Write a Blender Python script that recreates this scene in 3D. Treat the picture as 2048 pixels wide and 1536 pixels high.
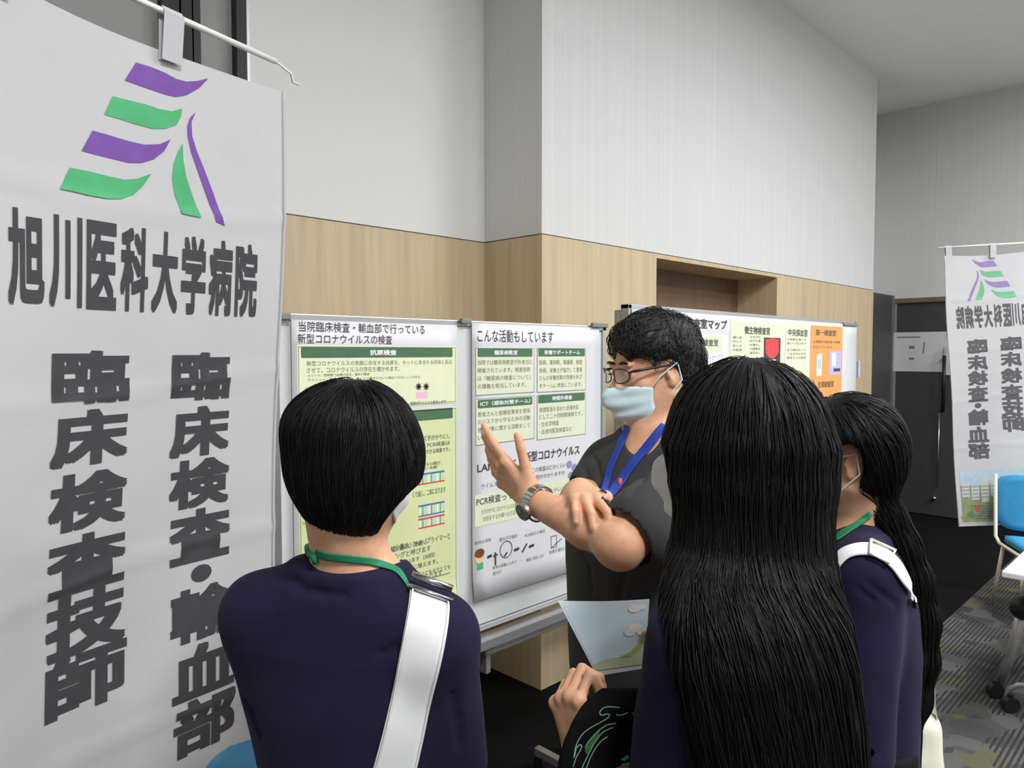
import bpy, bmesh, math, random
import numpy as np
from mathutils import Vector, Matrix, geometry
for o in list(bpy.data.objects):
    bpy.data.objects.remove(o)
SC = bpy.context.scene
COL = SC.collection
SQ = math.sqrt(0.5)
# ------------------------------------------------------------------ camera
CAM_H = 1.65
PITCH = math.radians(2.5)
FPX = 1450.0
cd = bpy.data.cameras.new('camera')
cd.sensor_width = 36.0
cd.lens = FPX / 2048 * 36
cd.clip_start = 0.05
cam = bpy.data.objects.new('camera', cd)
cam.location = (0, 0, CAM_H)
cam.rotation_euler = (math.radians(90) - PITCH, 0, math.radians(-45))
COL.objects.link(cam)
SC.camera = cam
# ------------------------------------------------------------------ world and lights
w = bpy.data.worlds.new('world')
SC.world = w
w.use_nodes = True
w.node_tree.nodes['Background'].inputs[0].default_value = (0.93, 0.96, 1.0, 1)
w.node_tree.nodes['Background'].inputs[1].default_value = 0.12
SC.view_settings.view_transform = 'Standard'
SC.view_settings.look = 'None'
SC.view_settings.gamma = 1.0
SC.view_settings.exposure = 0.0
SC.view_settings.use_curve_mapping = False


def area_light(name, loc, sx, sy, power, color=(0.975, 0.985, 1.0), aim=None, spread=170):
    ld = bpy.data.lights.new(name, 'AREA')
    ld.shape = 'RECTANGLE'
    ld.size, ld.size_y = sx, sy
    ld.energy = power
    ld.color = color
    ld.spread = math.radians(spread)
    lo = bpy.data.objects.new(name, ld)
    lo.location = loc
    if aim is not None:
        d = Vector(aim) - Vector(loc)
        lo.rotation_euler = d.to_track_quat('-Z', 'Y').to_euler()
    COL.objects.link(lo)
    return lo


# recessed downlights of the room's ceiling, world coordinates (all out of the picture)
LP = 1.0
for i, (lx, ly, e) in enumerate([(2.75, -0.5, 40), (4.4, -0.4, 66), (6.3, -1.5, 72), (0.2, -1.3, 130),
                                 (2.7, -3.0, 70), (4.8, -3.0, 60), (-1.2, -2.4, 45), (7.0, -3.2, 115)]):
    area_light('ceiling_downlight', (lx, ly, 4.06), 0.8, 0.6, e * LP, spread=178)

# ------------------------------------------------------------------ helpers


def lin(c):
    c = c / 255.0
    return c / 12.92 if c <= 0.04045 else ((c + 0.055) / 1.055) ** 2.4


def A(r, g, b, k=1.2):
    return (min(lin(r) * k, 0.9), min(lin(g) * k, 0.9), min(lin(b) * k, 0.9), 1)


MATS = {}


def mat(name, col, rough=0.6, spec=0.3, metal=0.0, var=0.04, vscale=30.0, stretch=(1, 1, 1), bump=0.0, bscale=None,
        sss=0.0, sheen=0.0, aniso=0.0, trans=0.0, alpha=1.0, coat=0.0):
    if name in MATS:
        return MATS[name]
    m = bpy.data.materials.new(name)
    m.use_nodes = True
    nt = m.node_tree
    b = nt.nodes['Principled BSDF']
    b.inputs['Roughness'].default_value = rough
    b.inputs['Specular IOR Level'].default_value = spec
    b.inputs['Metallic'].default_value = metal
    if sss:
        b.inputs['Subsurface Weight'].default_value = sss
        b.inputs['Subsurface Radius'].default_value = (0.012, 0.005, 0.003)
        b.inputs['Subsurface Scale'].default_value = 0.5
    if sheen:
        b.inputs['Sheen Weight'].default_value = sheen
        b.inputs['Sheen Roughness'].default_value = 0.5
    if aniso:
        b.inputs['Anisotropic'].default_value = aniso
    if coat:
        b.inputs['Coat Weight'].default_value = coat
    if trans:
        b.inputs['Transmission Weight'].default_value = trans
    b.inputs['Alpha'].default_value = alpha
    tc = nt.nodes.new('ShaderNodeTexCoord')
    mp = nt.nodes.new('ShaderNodeMapping')
    mp.inputs['Scale'].default_value = stretch
    nt.links.new(tc.outputs['Object'], mp.inputs[0])
    nz = nt.nodes.new('ShaderNodeTexNoise')
    nz.inputs['Scale'].default_value = vscale
    nz.inputs['Detail'].default_value = 3
    nt.links.new(mp.outputs[0], nz.inputs['Vector'])
    rp = nt.nodes.new('ShaderNodeValToRGB')
    c = Vector(col[:3])
    lo, hi = c * (1 - var * 2), c * (1 + var * 2)
    rp.color_ramp.elements[0].position = 0.3
    rp.color_ramp.elements[1].position = 0.7
    rp.color_ramp.elements[0].color = (*lo, 1)
    rp.color_ramp.elements[1].color = (min(hi[0], .95), min(hi[1], .95), min(hi[2], .95), 1)
    nt.links.new(nz.outputs['Fac'], rp.inputs[0])
    nt.links.new(rp.outputs[0], b.inputs['Base Color'])
    if bump:
        n2 = nz
        if bscale:
            n2 = nt.nodes.new('ShaderNodeTexNoise')
            n2.inputs['Scale'].default_value = bscale
            n2.inputs['Detail'].default_value = 4
            nt.links.new(mp.outputs[0], n2.inputs['Vector'])
        bp = nt.nodes.new('ShaderNodeBump')
        bp.inputs['Strength'].default_value = bump
        bp.inputs['Distance'].default_value = 0.01
        nt.links.new(n2.outputs['Fac'], bp.inputs['Height'])
        nt.links.new(bp.outputs[0], b.inputs['Normal'])
    MATS[name] = m
    return m


def glue(o, parent):
    if parent is not None:
        o.parent = parent
    return o


def mesh_obj(name, verts, faces, m, parent=None, smooth=False, loc=None, fmats=None):
    me = bpy.data.meshes.new(name)
    if isinstance(verts, np.ndarray):
        verts = verts.tolist()
    if isinstance(faces, np.ndarray):
        faces = faces.tolist()
    me.from_pydata(verts, [], faces)
    for mm in (m if isinstance(m, (list, tuple)) else [m]):
        me.materials.append(mm)
    if fmats is not None:
        me.polygons.foreach_set('material_index', fmats)
    if smooth:
        me.polygons.foreach_set('use_smooth', [True] * len(me.polygons))
    me.update()
    o = bpy.data.objects.new(name, me)
    if loc is not None:
        o.location = loc
    COL.objects.link(o)
    return glue(o, parent)


class MB:
    """collects boxes, tubes and prints into one mesh"""

    def __init__(self):
        self.v, self.f, self.mi = [], [], []

    def add(self, v, f, mi=0):
        n = len(self.v)
        self.v += [tuple(map(float, p)) for p in v]
        self.f += [tuple(int(i) + n for i in q) for q in f]
        self.mi += [mi] * len(f)
        return self

    def box(self, x0, x1, y0, y1, z0, z1, mi=0, bev=0.0):
        if bev <= 0:
            v = [(x0, y0, z0), (x1, y0, z0), (x1, y1, z0), (x0, y1, z0), (x0, y0, z1), (x1, y0, z1), (x1, y1, z1), (x0, y1, z1)]
            f = [(0, 3, 2, 1), (4, 5, 6, 7), (0, 1, 5, 4), (1, 2, 6, 5), (2, 3, 7, 6), (3, 0, 4, 7)]
            return self.add(v, f, mi)
        bm = bmesh.new()
        bmesh.ops.create_cube(bm, size=1)
        for q in bm.verts:
            q.co = Vector(((x0 + x1) / 2 + q.co.x * (x1 - x0), (y0 + y1) / 2 + q.co.y * (y1 - y0), (z0 + z1) / 2 + q.co.z * (z1 - z0)))
        bmesh.ops.bevel(bm, geom=bm.edges[:], offset=bev, segments=2, affect='EDGES', profile=0.5)
        return self.bm(bm, mi)

    def bm(self, bm, mi=0):
        bm.verts.index_update()
        self.add([q.co[:] for q in bm.verts], [[q.index for q in f.verts] for f in bm.faces], mi)
        bm.free()
        return self

    def tube(self, pts, r, n=10, mi=0, cap=True):
        pts = [Vector(p) for p in pts]
        rs = r if isinstance(r, (list, tuple)) else [r] * len(pts)
        t0 = (pts[1] - pts[0]).normalized()
        up = Vector((0, 0, 1)) if abs(t0.z) < 0.9 else Vector((1, 0, 0))
        nrm = t0.cross(up).normalized()
        v, f = [], []
        for i, p in enumerate(pts):
            a = pts[max(i - 1, 0)]
            b = pts[min(i + 1, len(pts) - 1)]
            t = (b - a).normalized()
            nrm = (nrm - t * nrm.dot(t)).normalized()
            bi = t.cross(nrm)
            for k in range(n):
                an = 2 * math.pi * k / n
                v.append(p + (nrm * math.cos(an) + bi * math.sin(an)) * rs[i])
        for i in range(len(pts) - 1):
            for k in range(n):
                a, b = i * n + k, i * n + (k + 1) % n
                f.append((a, b, b + n, a + n))
        if cap:
            f.append(tuple(range(n))[::-1])
            f.append(tuple((len(pts) - 1) * n + k for k in range(n)))
        return self.add(v, f, mi)

    def ribbon(self, L, R, nrm, th, mi=0):
        """closed strap between two edge polylines, thickness th along the normals"""
        v, f = [], []
        for l, r, n in zip(L, R, nrm):
            l, r, n = Vector(l), Vector(r), Vector(n)
            v += [l, r, r + n * th, l + n * th]
        m = len(L)
        for i in range(m - 1):
            for k in range(4):
                a, b = i * 4 + k, i * 4 + (k + 1) % 4
                f.append((a, b, b + 4, a + 4))
        f.append((3, 2, 1, 0))
        f.append(tuple((m - 1) * 4 + k for k in range(4)))
        return self.add(v, f, mi)

    def build(self, name, m, parent=None, smooth=False, loc=None):
        return mesh_obj(name, self.v, self.f, m, parent, smooth, loc, self.mi)


def fix_normals(o):
    bm = bmesh.new()
    bm.from_mesh(o.data)
    bmesh.ops.recalc_face_normals(bm, faces=bm.faces[:])
    bm.to_mesh(o.data)
    bm.free()
    return o


def tag(o, label=None, cat=None, group=None, kind=None):
    if label:
        o['label'] = label
    if cat:
        o['category'] = cat
    if group:
        o['group'] = group
    if kind:
        o['kind'] = kind
    return o


def empty(name, loc, rz=0.0):
    o = bpy.data.objects.new(name, None)
    o.empty_display_size = 0.1
    o.location = loc
    o.rotation_euler = (0, 0, rz)
    COL.objects.link(o)
    return o


def struct(o, label=None):
    o['kind'] = 'structure'
    if label:
        o['label'] = label
    return o


def ray(px, py):
    """direction through a photo pixel, camera-aligned axes (right, ahead, up), unit ahead"""
    u = (px - 1024) / FPX
    v = (768 - py) / FPX
    f = math.cos(PITCH) + v * math.sin(PITCH)
    z = -math.sin(PITCH) + v * math.cos(PITCH)
    return np.array([u / f, 1.0, z / f])


def pix(px, py, D):
    r = ray(px, py) * D
    return np.array([r[0], D, CAM_H + r[2]])


def to_world(p):
    return Vector((SQ * (p[0] + p[1]), SQ * (p[1] - p[0]), p[2]))


def on_wall(px, py, Y):
    """where a photo pixel meets the plane y = Y of the room: (X, Z)"""
    r = ray(px, py)
    wx, wy = SQ * (r[0] + r[1]), SQ * (r[1] - r[0])
    t = Y / wy
    return wx * t, CAM_H + r[2] * t


# ------------------------------------------------------------------ lettering
_TXT = {}


def text_raw(body):
    if body in _TXT:
        return _TXT[body]
    c = bpy.data.curves.new('t', 'FONT')
    c.body = body
    c.resolution_u = 3
    o = bpy.data.objects.new('t', c)
    COL.objects.link(o)
    dg = bpy.context.evaluated_depsgraph_get()
    me = bpy.data.meshes.new_from_object(o.evaluated_get(dg))
    v = np.array([q.co[:2] for q in me.vertices]) if len(me.vertices) else np.zeros((0, 2))
    f = [tuple(p.vertices) for p in me.polygons]
    bpy.data.objects.remove(o)
    bpy.data.curves.remove(c)
    bpy.data.meshes.remove(me)
    _TXT[body] = (v, f)
    return v, f


class Print2D:
    """flat print: polygons in sheet coordinates (x right, y up) with a layer height"""

    def __init__(self):
        self.v, self.f, self.h, self.mi = [], [], [], []

    def _add(self, v, f, h, mi):
        n = len(self.v)
        self.v += [tuple(p) for p in v]
        self.h += [h] * len(v)
        self.f += [tuple(i + n for i in q) for q in f]
        self.mi += [mi] * len(f)

    def text(self, body, x0, x1, y0, y1, bold=0.0, h=0.0008, mi=0, mirror=False):
        v, f = text_raw(body)
        if not len(v):
            return
        lo, hi = v.min(0), v.max(0)
        q = (v - lo) / np.maximum(hi - lo, 1e-6)
        if mirror:
            q[:, 0] = 1 - q[:, 0]
        bx = bold * abs(x1 - x0) / max(1, len(body)) * 1.0
        by = bold * abs(y1 - y0)
        pts = [(0, 0)] if not bold else [(-1, -1), (1, -1), (-1, 1), (1, 1), (0, -1), (0, 1), (-1, 0), (1, 0)]
        for i, (sx, sy) in enumerate(pts):
            p = np.stack([x0 + bx + q[:, 0] * (x1 - x0 - 2 * bx) + sx * bx, y0 + by + q[:, 1] * (y1 - y0 - 2 * by) + sy * by], 1)
            self._add(p, f, h + i * 0.00002, mi)

    def rect(self, x0, x1, y0, y1, h=0.0005, mi=0, r=0.0):
        if r <= 0:
            self._add([(x0, y0), (x1, y0), (x1, y1), (x0, y1)], [(0, 1, 2, 3)], h, mi)
            return
        pts = []
        for cx, cy, a0 in ((x1 - r, y1 - r, 0), (x0 + r, y1 - r, 90), (x0 + r, y0 + r, 180), (x1 - r, y0 + r, 270)):
            for k in range(5):
                a = math.radians(a0 + k * 22.5)
                pts.append((cx + r * math.cos(a), cy + r * math.sin(a)))
        self._add(pts, [tuple(range(len(pts)))], h, mi)

    def frame(self, x0, x1, y0, y1, t, h=0.0006, mi=0):
        self.rect(x0, x1, y0, y0 + t, h, mi)
        self.rect(x0, x1, y1 - t, y1, h, mi)
        self.rect(x0, x0 + t, y0, y1, h, mi)
        self.rect(x1 - t, x1, y0, y1, h, mi)

    def poly(self, pts, h=0.0006, mi=0):
        tr = geometry.tessellate_polygon([[Vector((p[0], p[1], 0)) for p in pts]])
        self._add(pts, [tuple(t) for t in tr], h, mi)

    def disc(self, x, y, rx, ry, h=0.0006, mi=0, n=16):
        self._add([(x + rx * math.cos(2 * math.pi * k / n), y + ry * math.sin(2 * math.pi * k / n)) for k in range(n)], [tuple(range(n))], h, mi)

    def line(self, x0, y0, x1, y1, t, h=0.0006, mi=0):
        d = math.hypot(x1 - x0, y1 - y0) or 1
        nx, ny = -(y1 - y0) / d * t / 2, (x1 - x0) / d * t / 2
        self._add([(x0 + nx, y0 + ny), (x0 - nx, y0 - ny), (x1 - nx, y1 - ny), (x1 + nx, y1 + ny)], [(0, 1, 2, 3)], h, mi)

    def build(self, name, m, fn, parent, maxlen=None):
        """fn(x, y, height) -> 3-D point"""
        v, f, h, mi = self.v, self.f, self.h, self.mi
        if maxlen:
            bm = bmesh.new()
            lay = bm.verts.layers.float.new('h')
            vs = []
            for p, hh in zip(v, h):
                q = bm.verts.new((p[0], p[1], 0))
                q[lay] = hh
                vs.append(q)
            for q, k in zip(f, mi):
                try:
                    fc = bm.faces.new([vs[i] for i in q])
                    fc.material_index = k
                except ValueError:
                    pass
            bmesh.ops.triangulate(bm, faces=bm.faces[:])
            for _ in range(5):
                es = [e for e in bm.edges if e.calc_length() > maxlen]
                if not es:
                    break
                bmesh.ops.subdivide_edges(bm, edges=es, cuts=1)
                bmesh.ops.triangulate(bm, faces=[q for q in bm.faces if len(q.verts) > 3])
            bm.verts.index_update()
            v = [q.co[:2] for q in bm.verts]
            h = [q[lay] for q in bm.verts]
            f = [[q.index for q in fc.verts] for fc in bm.faces]
            mi = [fc.material_index for fc in bm.faces]
            bm.free()
        vv = [fn(p[0], p[1], hh) for p, hh in zip(v, h)]
        return mesh_obj(name, [tuple(q) for q in vv], f, m, parent, False, None, mi)
# ------------------------------------------------------------------ materials of the room
M_white = mat('white_wall', A(214, 214, 212), 0.75, 0.2, var=0.006, vscale=400, stretch=(1, 1, 0.02), bump=0.06, bscale=300)
M_ceil = mat('ceiling_white', A(226, 226, 225), 0.85, 0.1, var=0.006, vscale=6)
M_rib = mat('ribbed_wallpaper', A(205, 205, 204), 0.75, 0.2, var=0.02, vscale=110, stretch=(1, 1, 0.004), bump=0.15, bscale=120)
M_wood = mat('oak_panel', A(190, 172, 140), 0.5, 0.3, var=0.05, vscale=26, stretch=(1, 1, 0.05), bump=0.04, bscale=80)
M_woodedge = mat('oak_shadow_gap', A(120, 104, 80), 0.6, 0.2, var=0.03, vscale=20)
M_dark = mat('charcoal_door', A(66, 66, 66), 0.55, 0.3, var=0.03, vscale=8)
M_black = mat('black_metal', A(26, 26, 28), 0.45, 0.4, var=0.03)
M_grey = mat('grey_blind', A(150, 150, 148), 0.6, 0.3, var=0.02, vscale=10)
M_alu = mat('brushed_aluminium', A(165, 165, 165), 0.38, 0.5, metal=0.75, var=0.03, vscale=60, stretch=(0.05, 1, 1))
M_steel = mat('polished_steel', A(190, 190, 188), 0.22, 0.5, metal=0.95, var=0.02)
M_plasticg = mat('grey_plastic', A(120, 120, 118), 0.5, 0.3, var=0.02)
M_board = mat('whiteboard_enamel', A(194, 195, 195), 0.35, 0.4, var=0.005)
M_paper = mat('poster_paper', A(200, 200, 202), 0.45, 0.35, var=0.006, vscale=4)
M_blackcarpet = mat('black_carpet', A(24, 24, 24), 0.95, 0.05, var=0.12, vscale=300, bump=0.3, bscale=500)
M_ink = mat('black_ink', A(62, 62, 64), 0.6, 0.2, var=0.02)
M_inkgrey = mat('grey_ink', A(112, 114, 100), 0.6, 0.2, var=0.02)
M_green_d = mat('dark_green_ink', A(72, 106, 78), 0.5, 0.25, var=0.02)
M_green_p = mat('pale_green_ink', A(212, 216, 182), 0.5, 0.25, var=0.01)
M_green_q = mat('grey_green_ink', A(203, 208, 182), 0.5, 0.25, var=0.01)
M_orange = mat('orange_ink', A(232, 148, 84), 0.5, 0.25, var=0.02)
M_red = mat('red_ink', A(206, 66, 70), 0.5, 0.25, var=0.05, vscale=60)
M_white_ink = mat('white_ink', A(225, 232, 226), 0.5, 0.25, var=0.01)
M_blue_ink = mat('blue_ink', A(70, 110, 165), 0.5, 0.25, var=0.02)
M_cyan_ink = mat('light_blue_ink', A(150, 196, 226), 0.5, 0.25, var=0.02)
M_lilac = mat('lilac_ink', A(170, 166, 212), 0.5, 0.25, var=0.02)
M_pink = mat('pink_ink', A(222, 176, 196), 0.5, 0.25, var=0.02)
M_beige = mat('beige_ink', A(226, 205, 166), 0.5, 0.25, var=0.02)
M_brown_ink = mat('brown_ink', A(110, 66, 36), 0.5, 0.25, var=0.02)
M_purple = mat('purple_dye', A(112, 78, 148), 0.75, 0.1, var=0.03)
M_greendye = mat('green_dye', A(78, 158, 108), 0.75, 0.1, var=0.03)
M_charcoal_dye = mat('charcoal_dye', A(66, 66, 68), 0.75, 0.1, var=0.03)
M_skyd = mat('sky_blue_dye', A(86, 148, 186), 0.75, 0.1, var=0.05)


def cloth_mat(name, col):
    m = mat(name, col, 0.8, 0.15, var=0.01, vscale=10, bump=0.05, bscale=700)
    b = m.node_tree.nodes['Principled BSDF']
    tr = m.node_tree.nodes.new('ShaderNodeBsdfTranslucent')
    tr.inputs[0].default_value = col
    mx = m.node_tree.nodes.new('ShaderNodeMixShader')
    mx.inputs[0].default_value = 0.25
    out = m.node_tree.nodes['Material Output']
    m.node_tree.links.new(b.outputs[0], mx.inputs[1])
    m.node_tree.links.new(tr.outputs[0], mx.inputs[2])
    m.node_tree.links.new(mx.outputs[0], out.inputs[0])
    return m


M_banner = cloth_mat('banner_polyester', A(194, 194, 196))


def carpet_mat():
    m = bpy.data.materials.new('patterned_carpet')
    m.use_nodes = True
    nt = m.node_tree
    N, L = nt.nodes, nt.links
    b = N['Principled BSDF']
    b.inputs['Roughness'].default_value = 0.95
    b.inputs['Specular IOR Level'].default_value = 0.05
    tc = N.new('ShaderNodeTexCoord')
    mp = N.new('ShaderNodeMapping')
    mp.inputs['Rotation'].default_value = (0, 0, math.radians(0))
    L.new(tc.outputs['Object'], mp.inputs[0])

    def ramp(src, stops):
        r = N.new('ShaderNodeValToRGB')
        r.color_ramp.interpolation = 'CONSTANT'
        e = r.color_ramp.elements
        e[0].position, e[0].color = stops[0]
        e[1].position, e[1].color = stops[1]
        for p, c in stops[2:]:
            q = e.new(p)
            q.color = c
        L.new(src, r.inputs[0])
        return r.outputs[0]
    vo = N.new('ShaderNodeTexVoronoi')
    vo.distance = 'CHEBYCHEV'
    vo.inputs['Scale'].default_value = 9.0
    L.new(mp.outputs[0], vo.inputs['Vector'])
    sep = N.new('ShaderNodeSeparateColor')
    L.new(vo.outputs['Color'], sep.inputs[0])
    c1 = ramp(sep.outputs[0], [(0, A(76, 76, 76)), (0.3, A(90, 90, 90)), (0.55, A(80, 81, 79)), (0.78, A(90, 90, 70)), (0.88, A(68, 68, 69))])
    wv = N.new('ShaderNodeTexWave')
    wv.bands_direction = 'Y'
    wv.inputs['Scale'].default_value = 15
    wv.inputs['Distortion'].default_value = 0.3
    L.new(mp.outputs[0], wv.inputs['Vector'])
    c2 = ramp(wv.outputs['Fac'], [(0, (0, 0, 0, 1)), (0.55, (1, 1, 1, 1))])
    nz = N.new('ShaderNodeTexNoise')
    nz.inputs['Scale'].default_value = 3.2
    L.new(mp.outputs[0], nz.inputs['Vector'])
    c3 = ramp(nz.outputs['Fac'], [(0, (0, 0, 0, 1)), (0.44, (1, 1, 1, 1))])
    mu = N.new('ShaderNodeMath')
    mu.operation = 'MULTIPLY'
    L.new(c2, mu.inputs[0])
    L.new(c3, mu.inputs[1])
    mx = N.new('ShaderNodeMix')
    mx.data_type = 'RGBA'
    L.new(mu.outputs[0], mx.inputs[0])
    L.new(c1, mx.inputs[6])
    mx.inputs[7].default_value = A(56, 56, 57)
    L.new(mx.outputs[2], b.inputs['Base Color'])
    n2 = N.new('ShaderNodeTexNoise')
    n2.inputs['Scale'].default_value = 400
    bp = N.new('ShaderNodeBump')
    bp.inputs['Strength'].default_value = 0.4
    bp.inputs['Distance'].default_value = 0.004
    L.new(n2.outputs['Fac'], bp.inputs['Height'])
    L.new(bp.outputs[0], b.inputs['Normal'])
    return m


M_carpet = carpet_mat()

# ------------------------------------------------------------------ the room
X0, XF, YN, YB, YC, XC0, XC1, ZC, ZW = -3.2, 8.1, -4.6, 2.76, 2.36, 2.56, 7.0, 4.11, 2.217
struct(MB().box(X0, XF, YN, 1.22, -0.1, 0).build('floor', M_carpet), 'grey patterned carpet with olive patches and fine dark stripes')
struct(MB().box(X0, XF + 0.1, 1.22, YB + 0.12, -0.1, 0).build('floor_border', M_blackcarpet), 'black carpet strip along the wall')
struct(MB().box(X0 - 0.1, XF + 0.1, YN - 0.1, YB + 0.12, ZC, ZC + 0.1).build('ceiling', M_ceil), 'plain white ceiling')
struct(MB().box(1.275, XC0, YB, YB + 0.1, ZW, ZC).box(X0, 0.1, YB, YB + 0.1, ZW, ZC).box(0.1, 1.275, YB, YB + 0.1, ZW, 2.3).box(0.1, 1.275, YB, YB + 0.1, 4.0, ZC)
       .build('wall_back', M_white), 'white upper wall beside the tall window')
struct(MB().box(X0, XC0, YB - 0.004, YB + 0.1, 0, ZW - 0.006).build('wall_back_panel', M_wood), 'light oak panelling on the lower back wall')
NX0, NX1, NZ0, NZ1 = 3.52, 5.05, 0.8, ZW - 0.03
struct(MB().box(XC0, XC1, YC, YB + 0.1, ZW, ZC).build('wall_column', M_rib), 'white ribbed upper part of the projecting wall')
cb = MB()
cb.box(XC0 - 0.003, NX0, YC - 0.004, YB + 0.1, 0, ZW - 0.006)
cb.box(NX1, XC1, YC - 0.004, YB + 0.1, 0, ZW - 0.006)
cb.box(NX0, NX1, YC - 0.004, YB + 0.1, 0, NZ0)
cb.box(NX0, NX1, YC - 0.004, YB + 0.1, NZ1, ZW - 0.006)
struct(MB().box(NX0, NX1, YC + 0.3, YB + 0.1, NZ0, NZ1).build('wall_niche', mat('dark_brown_panel', A(112, 88, 68), 0.5, 0.3, var=0.04, vscale=24, stretch=(1, 1, 0.05))), 'dark brown back of the niche')  # niche back in a darker brown than the oak around it
struct(cb.build('wall_column_panel', M_wood), 'light oak lower part of the projecting wall with a recessed niche')
struct(MB().box(XC1, XF, YB, YB + 0.1, 0, ZC).build('wall_recess', M_rib))
DY0, DY1, DZ = 0.75, 2.6, 2.2
struct(MB().box(XF, XF + 0.1, YN, DY0, 0, ZC).box(XF, XF + 0.1, DY1, YB, 0, ZC).box(XF, XF + 0.1, DY0, DY1, DZ, ZC).build('wall_far', M_rib), 'far white ribbed wall with double doors')
struct(MB().box(X0 - 0.1, X0, YN, YB + 0.1, 0, ZC).build('wall_left', M_grey))
struct(MB().box(X0 - 0.1, XF + 0.1, YN - 0.1, YN, 0, ZC).build('wall_near', M_grey))
struct(MB().box(XF - 0.012, XF, YN, DY0 - 0.06, 0, 0.08).build('baseboard_far', M_black))
# tall dark framed window high on the back wall
we = struct(empty('window_1', (0.1, YB, 2.3)), 'tall window in a black metal frame with grey panes')


def wpx(px):
    return on_wall(px, 60, YB)[0]


fb = MB()
for a, b in ((322, 356), (360, 381), (384, 398), (470, 490)):
    fb.box(wpx(a) - 0.1, wpx(b) - 0.1, -0.015, 0.07, 0, 1.7)
fb.box(0, 1.175, -0.015, 0.07, 1.66, 1.7).box(0, 1.175, -0.015, 0.07, 0, 0.05).box(0, 0.05, -0.015, 0.07, 0, 1.7)
struct(fb.build('frame', M_black, we))
struct(MB().box(0.02, 1.17, 0.03, 0.05, 0.02, 1.68).build('pane', M_grey, we))
struct(MB().box(wpx(490) - 0.1, wpx(497) - 0.1, -0.008, 0.05, 0, 1.7).build('edge_strip', M_alu, we))
# double doors
d1 = struct(empty('door_1', (XF, 2.1, 0)), 'closed charcoal door leaf with a sheet of paper taped on it')
struct(MB().box(0.02, 0.065, -0.45, 0.40, 0.008, DZ - 0.05, bev=0.004).build('leaf', M_dark, d1))
struct(MB().tube([(-0.045, -0.06, 1.06), (-0.045, -0.06, 1.62)], 0.016).build('pull_bar', M_black, d1, True))
struct(MB().box(-0.045, 0.02, -0.07, -0.05, 1.08, 1.10).box(-0.045, 0.02, -0.07, -0.05, 1.58, 1.60).tube([(-0.04, -0.06, 1.625), (-0.04, -0.06, 1.70)], 0.012)
       .build('bar_mount', M_steel, d1))
struct(MB().tube([(-0.012, -0.02, 0.3), (-0.012, -0.02, 1.05)], 0.007).build('light_gap_strip', M_steel, d1, True))  # bright steel tube standing in for the line of light in the door gap
struct(MB().tube([(-0.03, 0.005, 0.19), (0.02, 0.005, 0.19)], 0.018).build('lock_knob', M_steel, d1, True))
d2 = struct(empty('door_2', (XF, 2.55, 0)), 'charcoal door leaf standing open into the room')
struct(MB().box(-0.95, -0.02, -0.02, 0.025, 0.008, 2.235, bev=0.004).build('leaf', M_dark, d2))
struct(MB().box(-0.03, 0.0, -0.035, -0.02, 0.008, 2.235).build('edge_strip', M_alu, d2))
struct(MB().tube([(-0.87, -0.06, 1.0), (-0.87, -0.06, 1.45)], 0.014).build('pull_bar', M_black, d2, True))
struct(MB().box(-0.88, -0.86, -0.06, -0.02, 1.02, 1.04).box(-0.88, -0.86, -0.06, -0.02, 1.42, 1.45).build('bar_mount', M_steel, d2))
struct(MB().box(XF - 0.015, XF + 0.1, DY0, DY1, DZ - 0.045, DZ).box(XF - 0.015, XF + 0.1, DY0 - 0.05, DY0, 0, DZ).box(XF - 0.015, XF + 0.1, DY1, DY1 + 0.04, 0, DZ)
       .build('door_frame', mat('brown_door_frame', A(112, 100, 82), 0.5, 0.3, var=0.03)))
struct(MB().box(XF + 0.02, XF + 0.065, DY0 + 0.01, 1.63, 0.008, DZ - 0.05, bev=0.004).build('door_3', M_dark), 'charcoal door leaf behind the small banner')
pn = MB().box(-0.004, 0, -0.53, 0, -0.40, 0).build('paper_notice', M_paper, None, loc=(XF + 0.018, 2.525, 1.855))
tag(pn, 'white paper notice taped to the charcoal door by the open leaf', 'notice')
lp = Print2D()
lp.line(0.03, -0.05, 0.25, -0.05, 0.012)
lp.line(0.29, -0.10, 0.28, -0.22, 0.010)
lp.rect(0.15, 0.20, -0.17, -0.14)
lp.rect(0.15, 0.20, -0.28, -0.26)
lp.build('handwriting', M_inkgrey, lambda x, y, h: (-0.0045 - h, -x, y), pn)
MB().box(-0.008, -0.004, -0.565, -0.49, -0.06, 0.03, bev=0.001).build('adhesive_tape', M_paper, pn)
MB().box(-0.008, -0.004, -0.55, -0.48, -0.43, -0.35, bev=0.001).build('adhesive_tape', M_paper, pn)

# ------------------------------------------------------------------ whiteboards on stands
YP = 1.60


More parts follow.
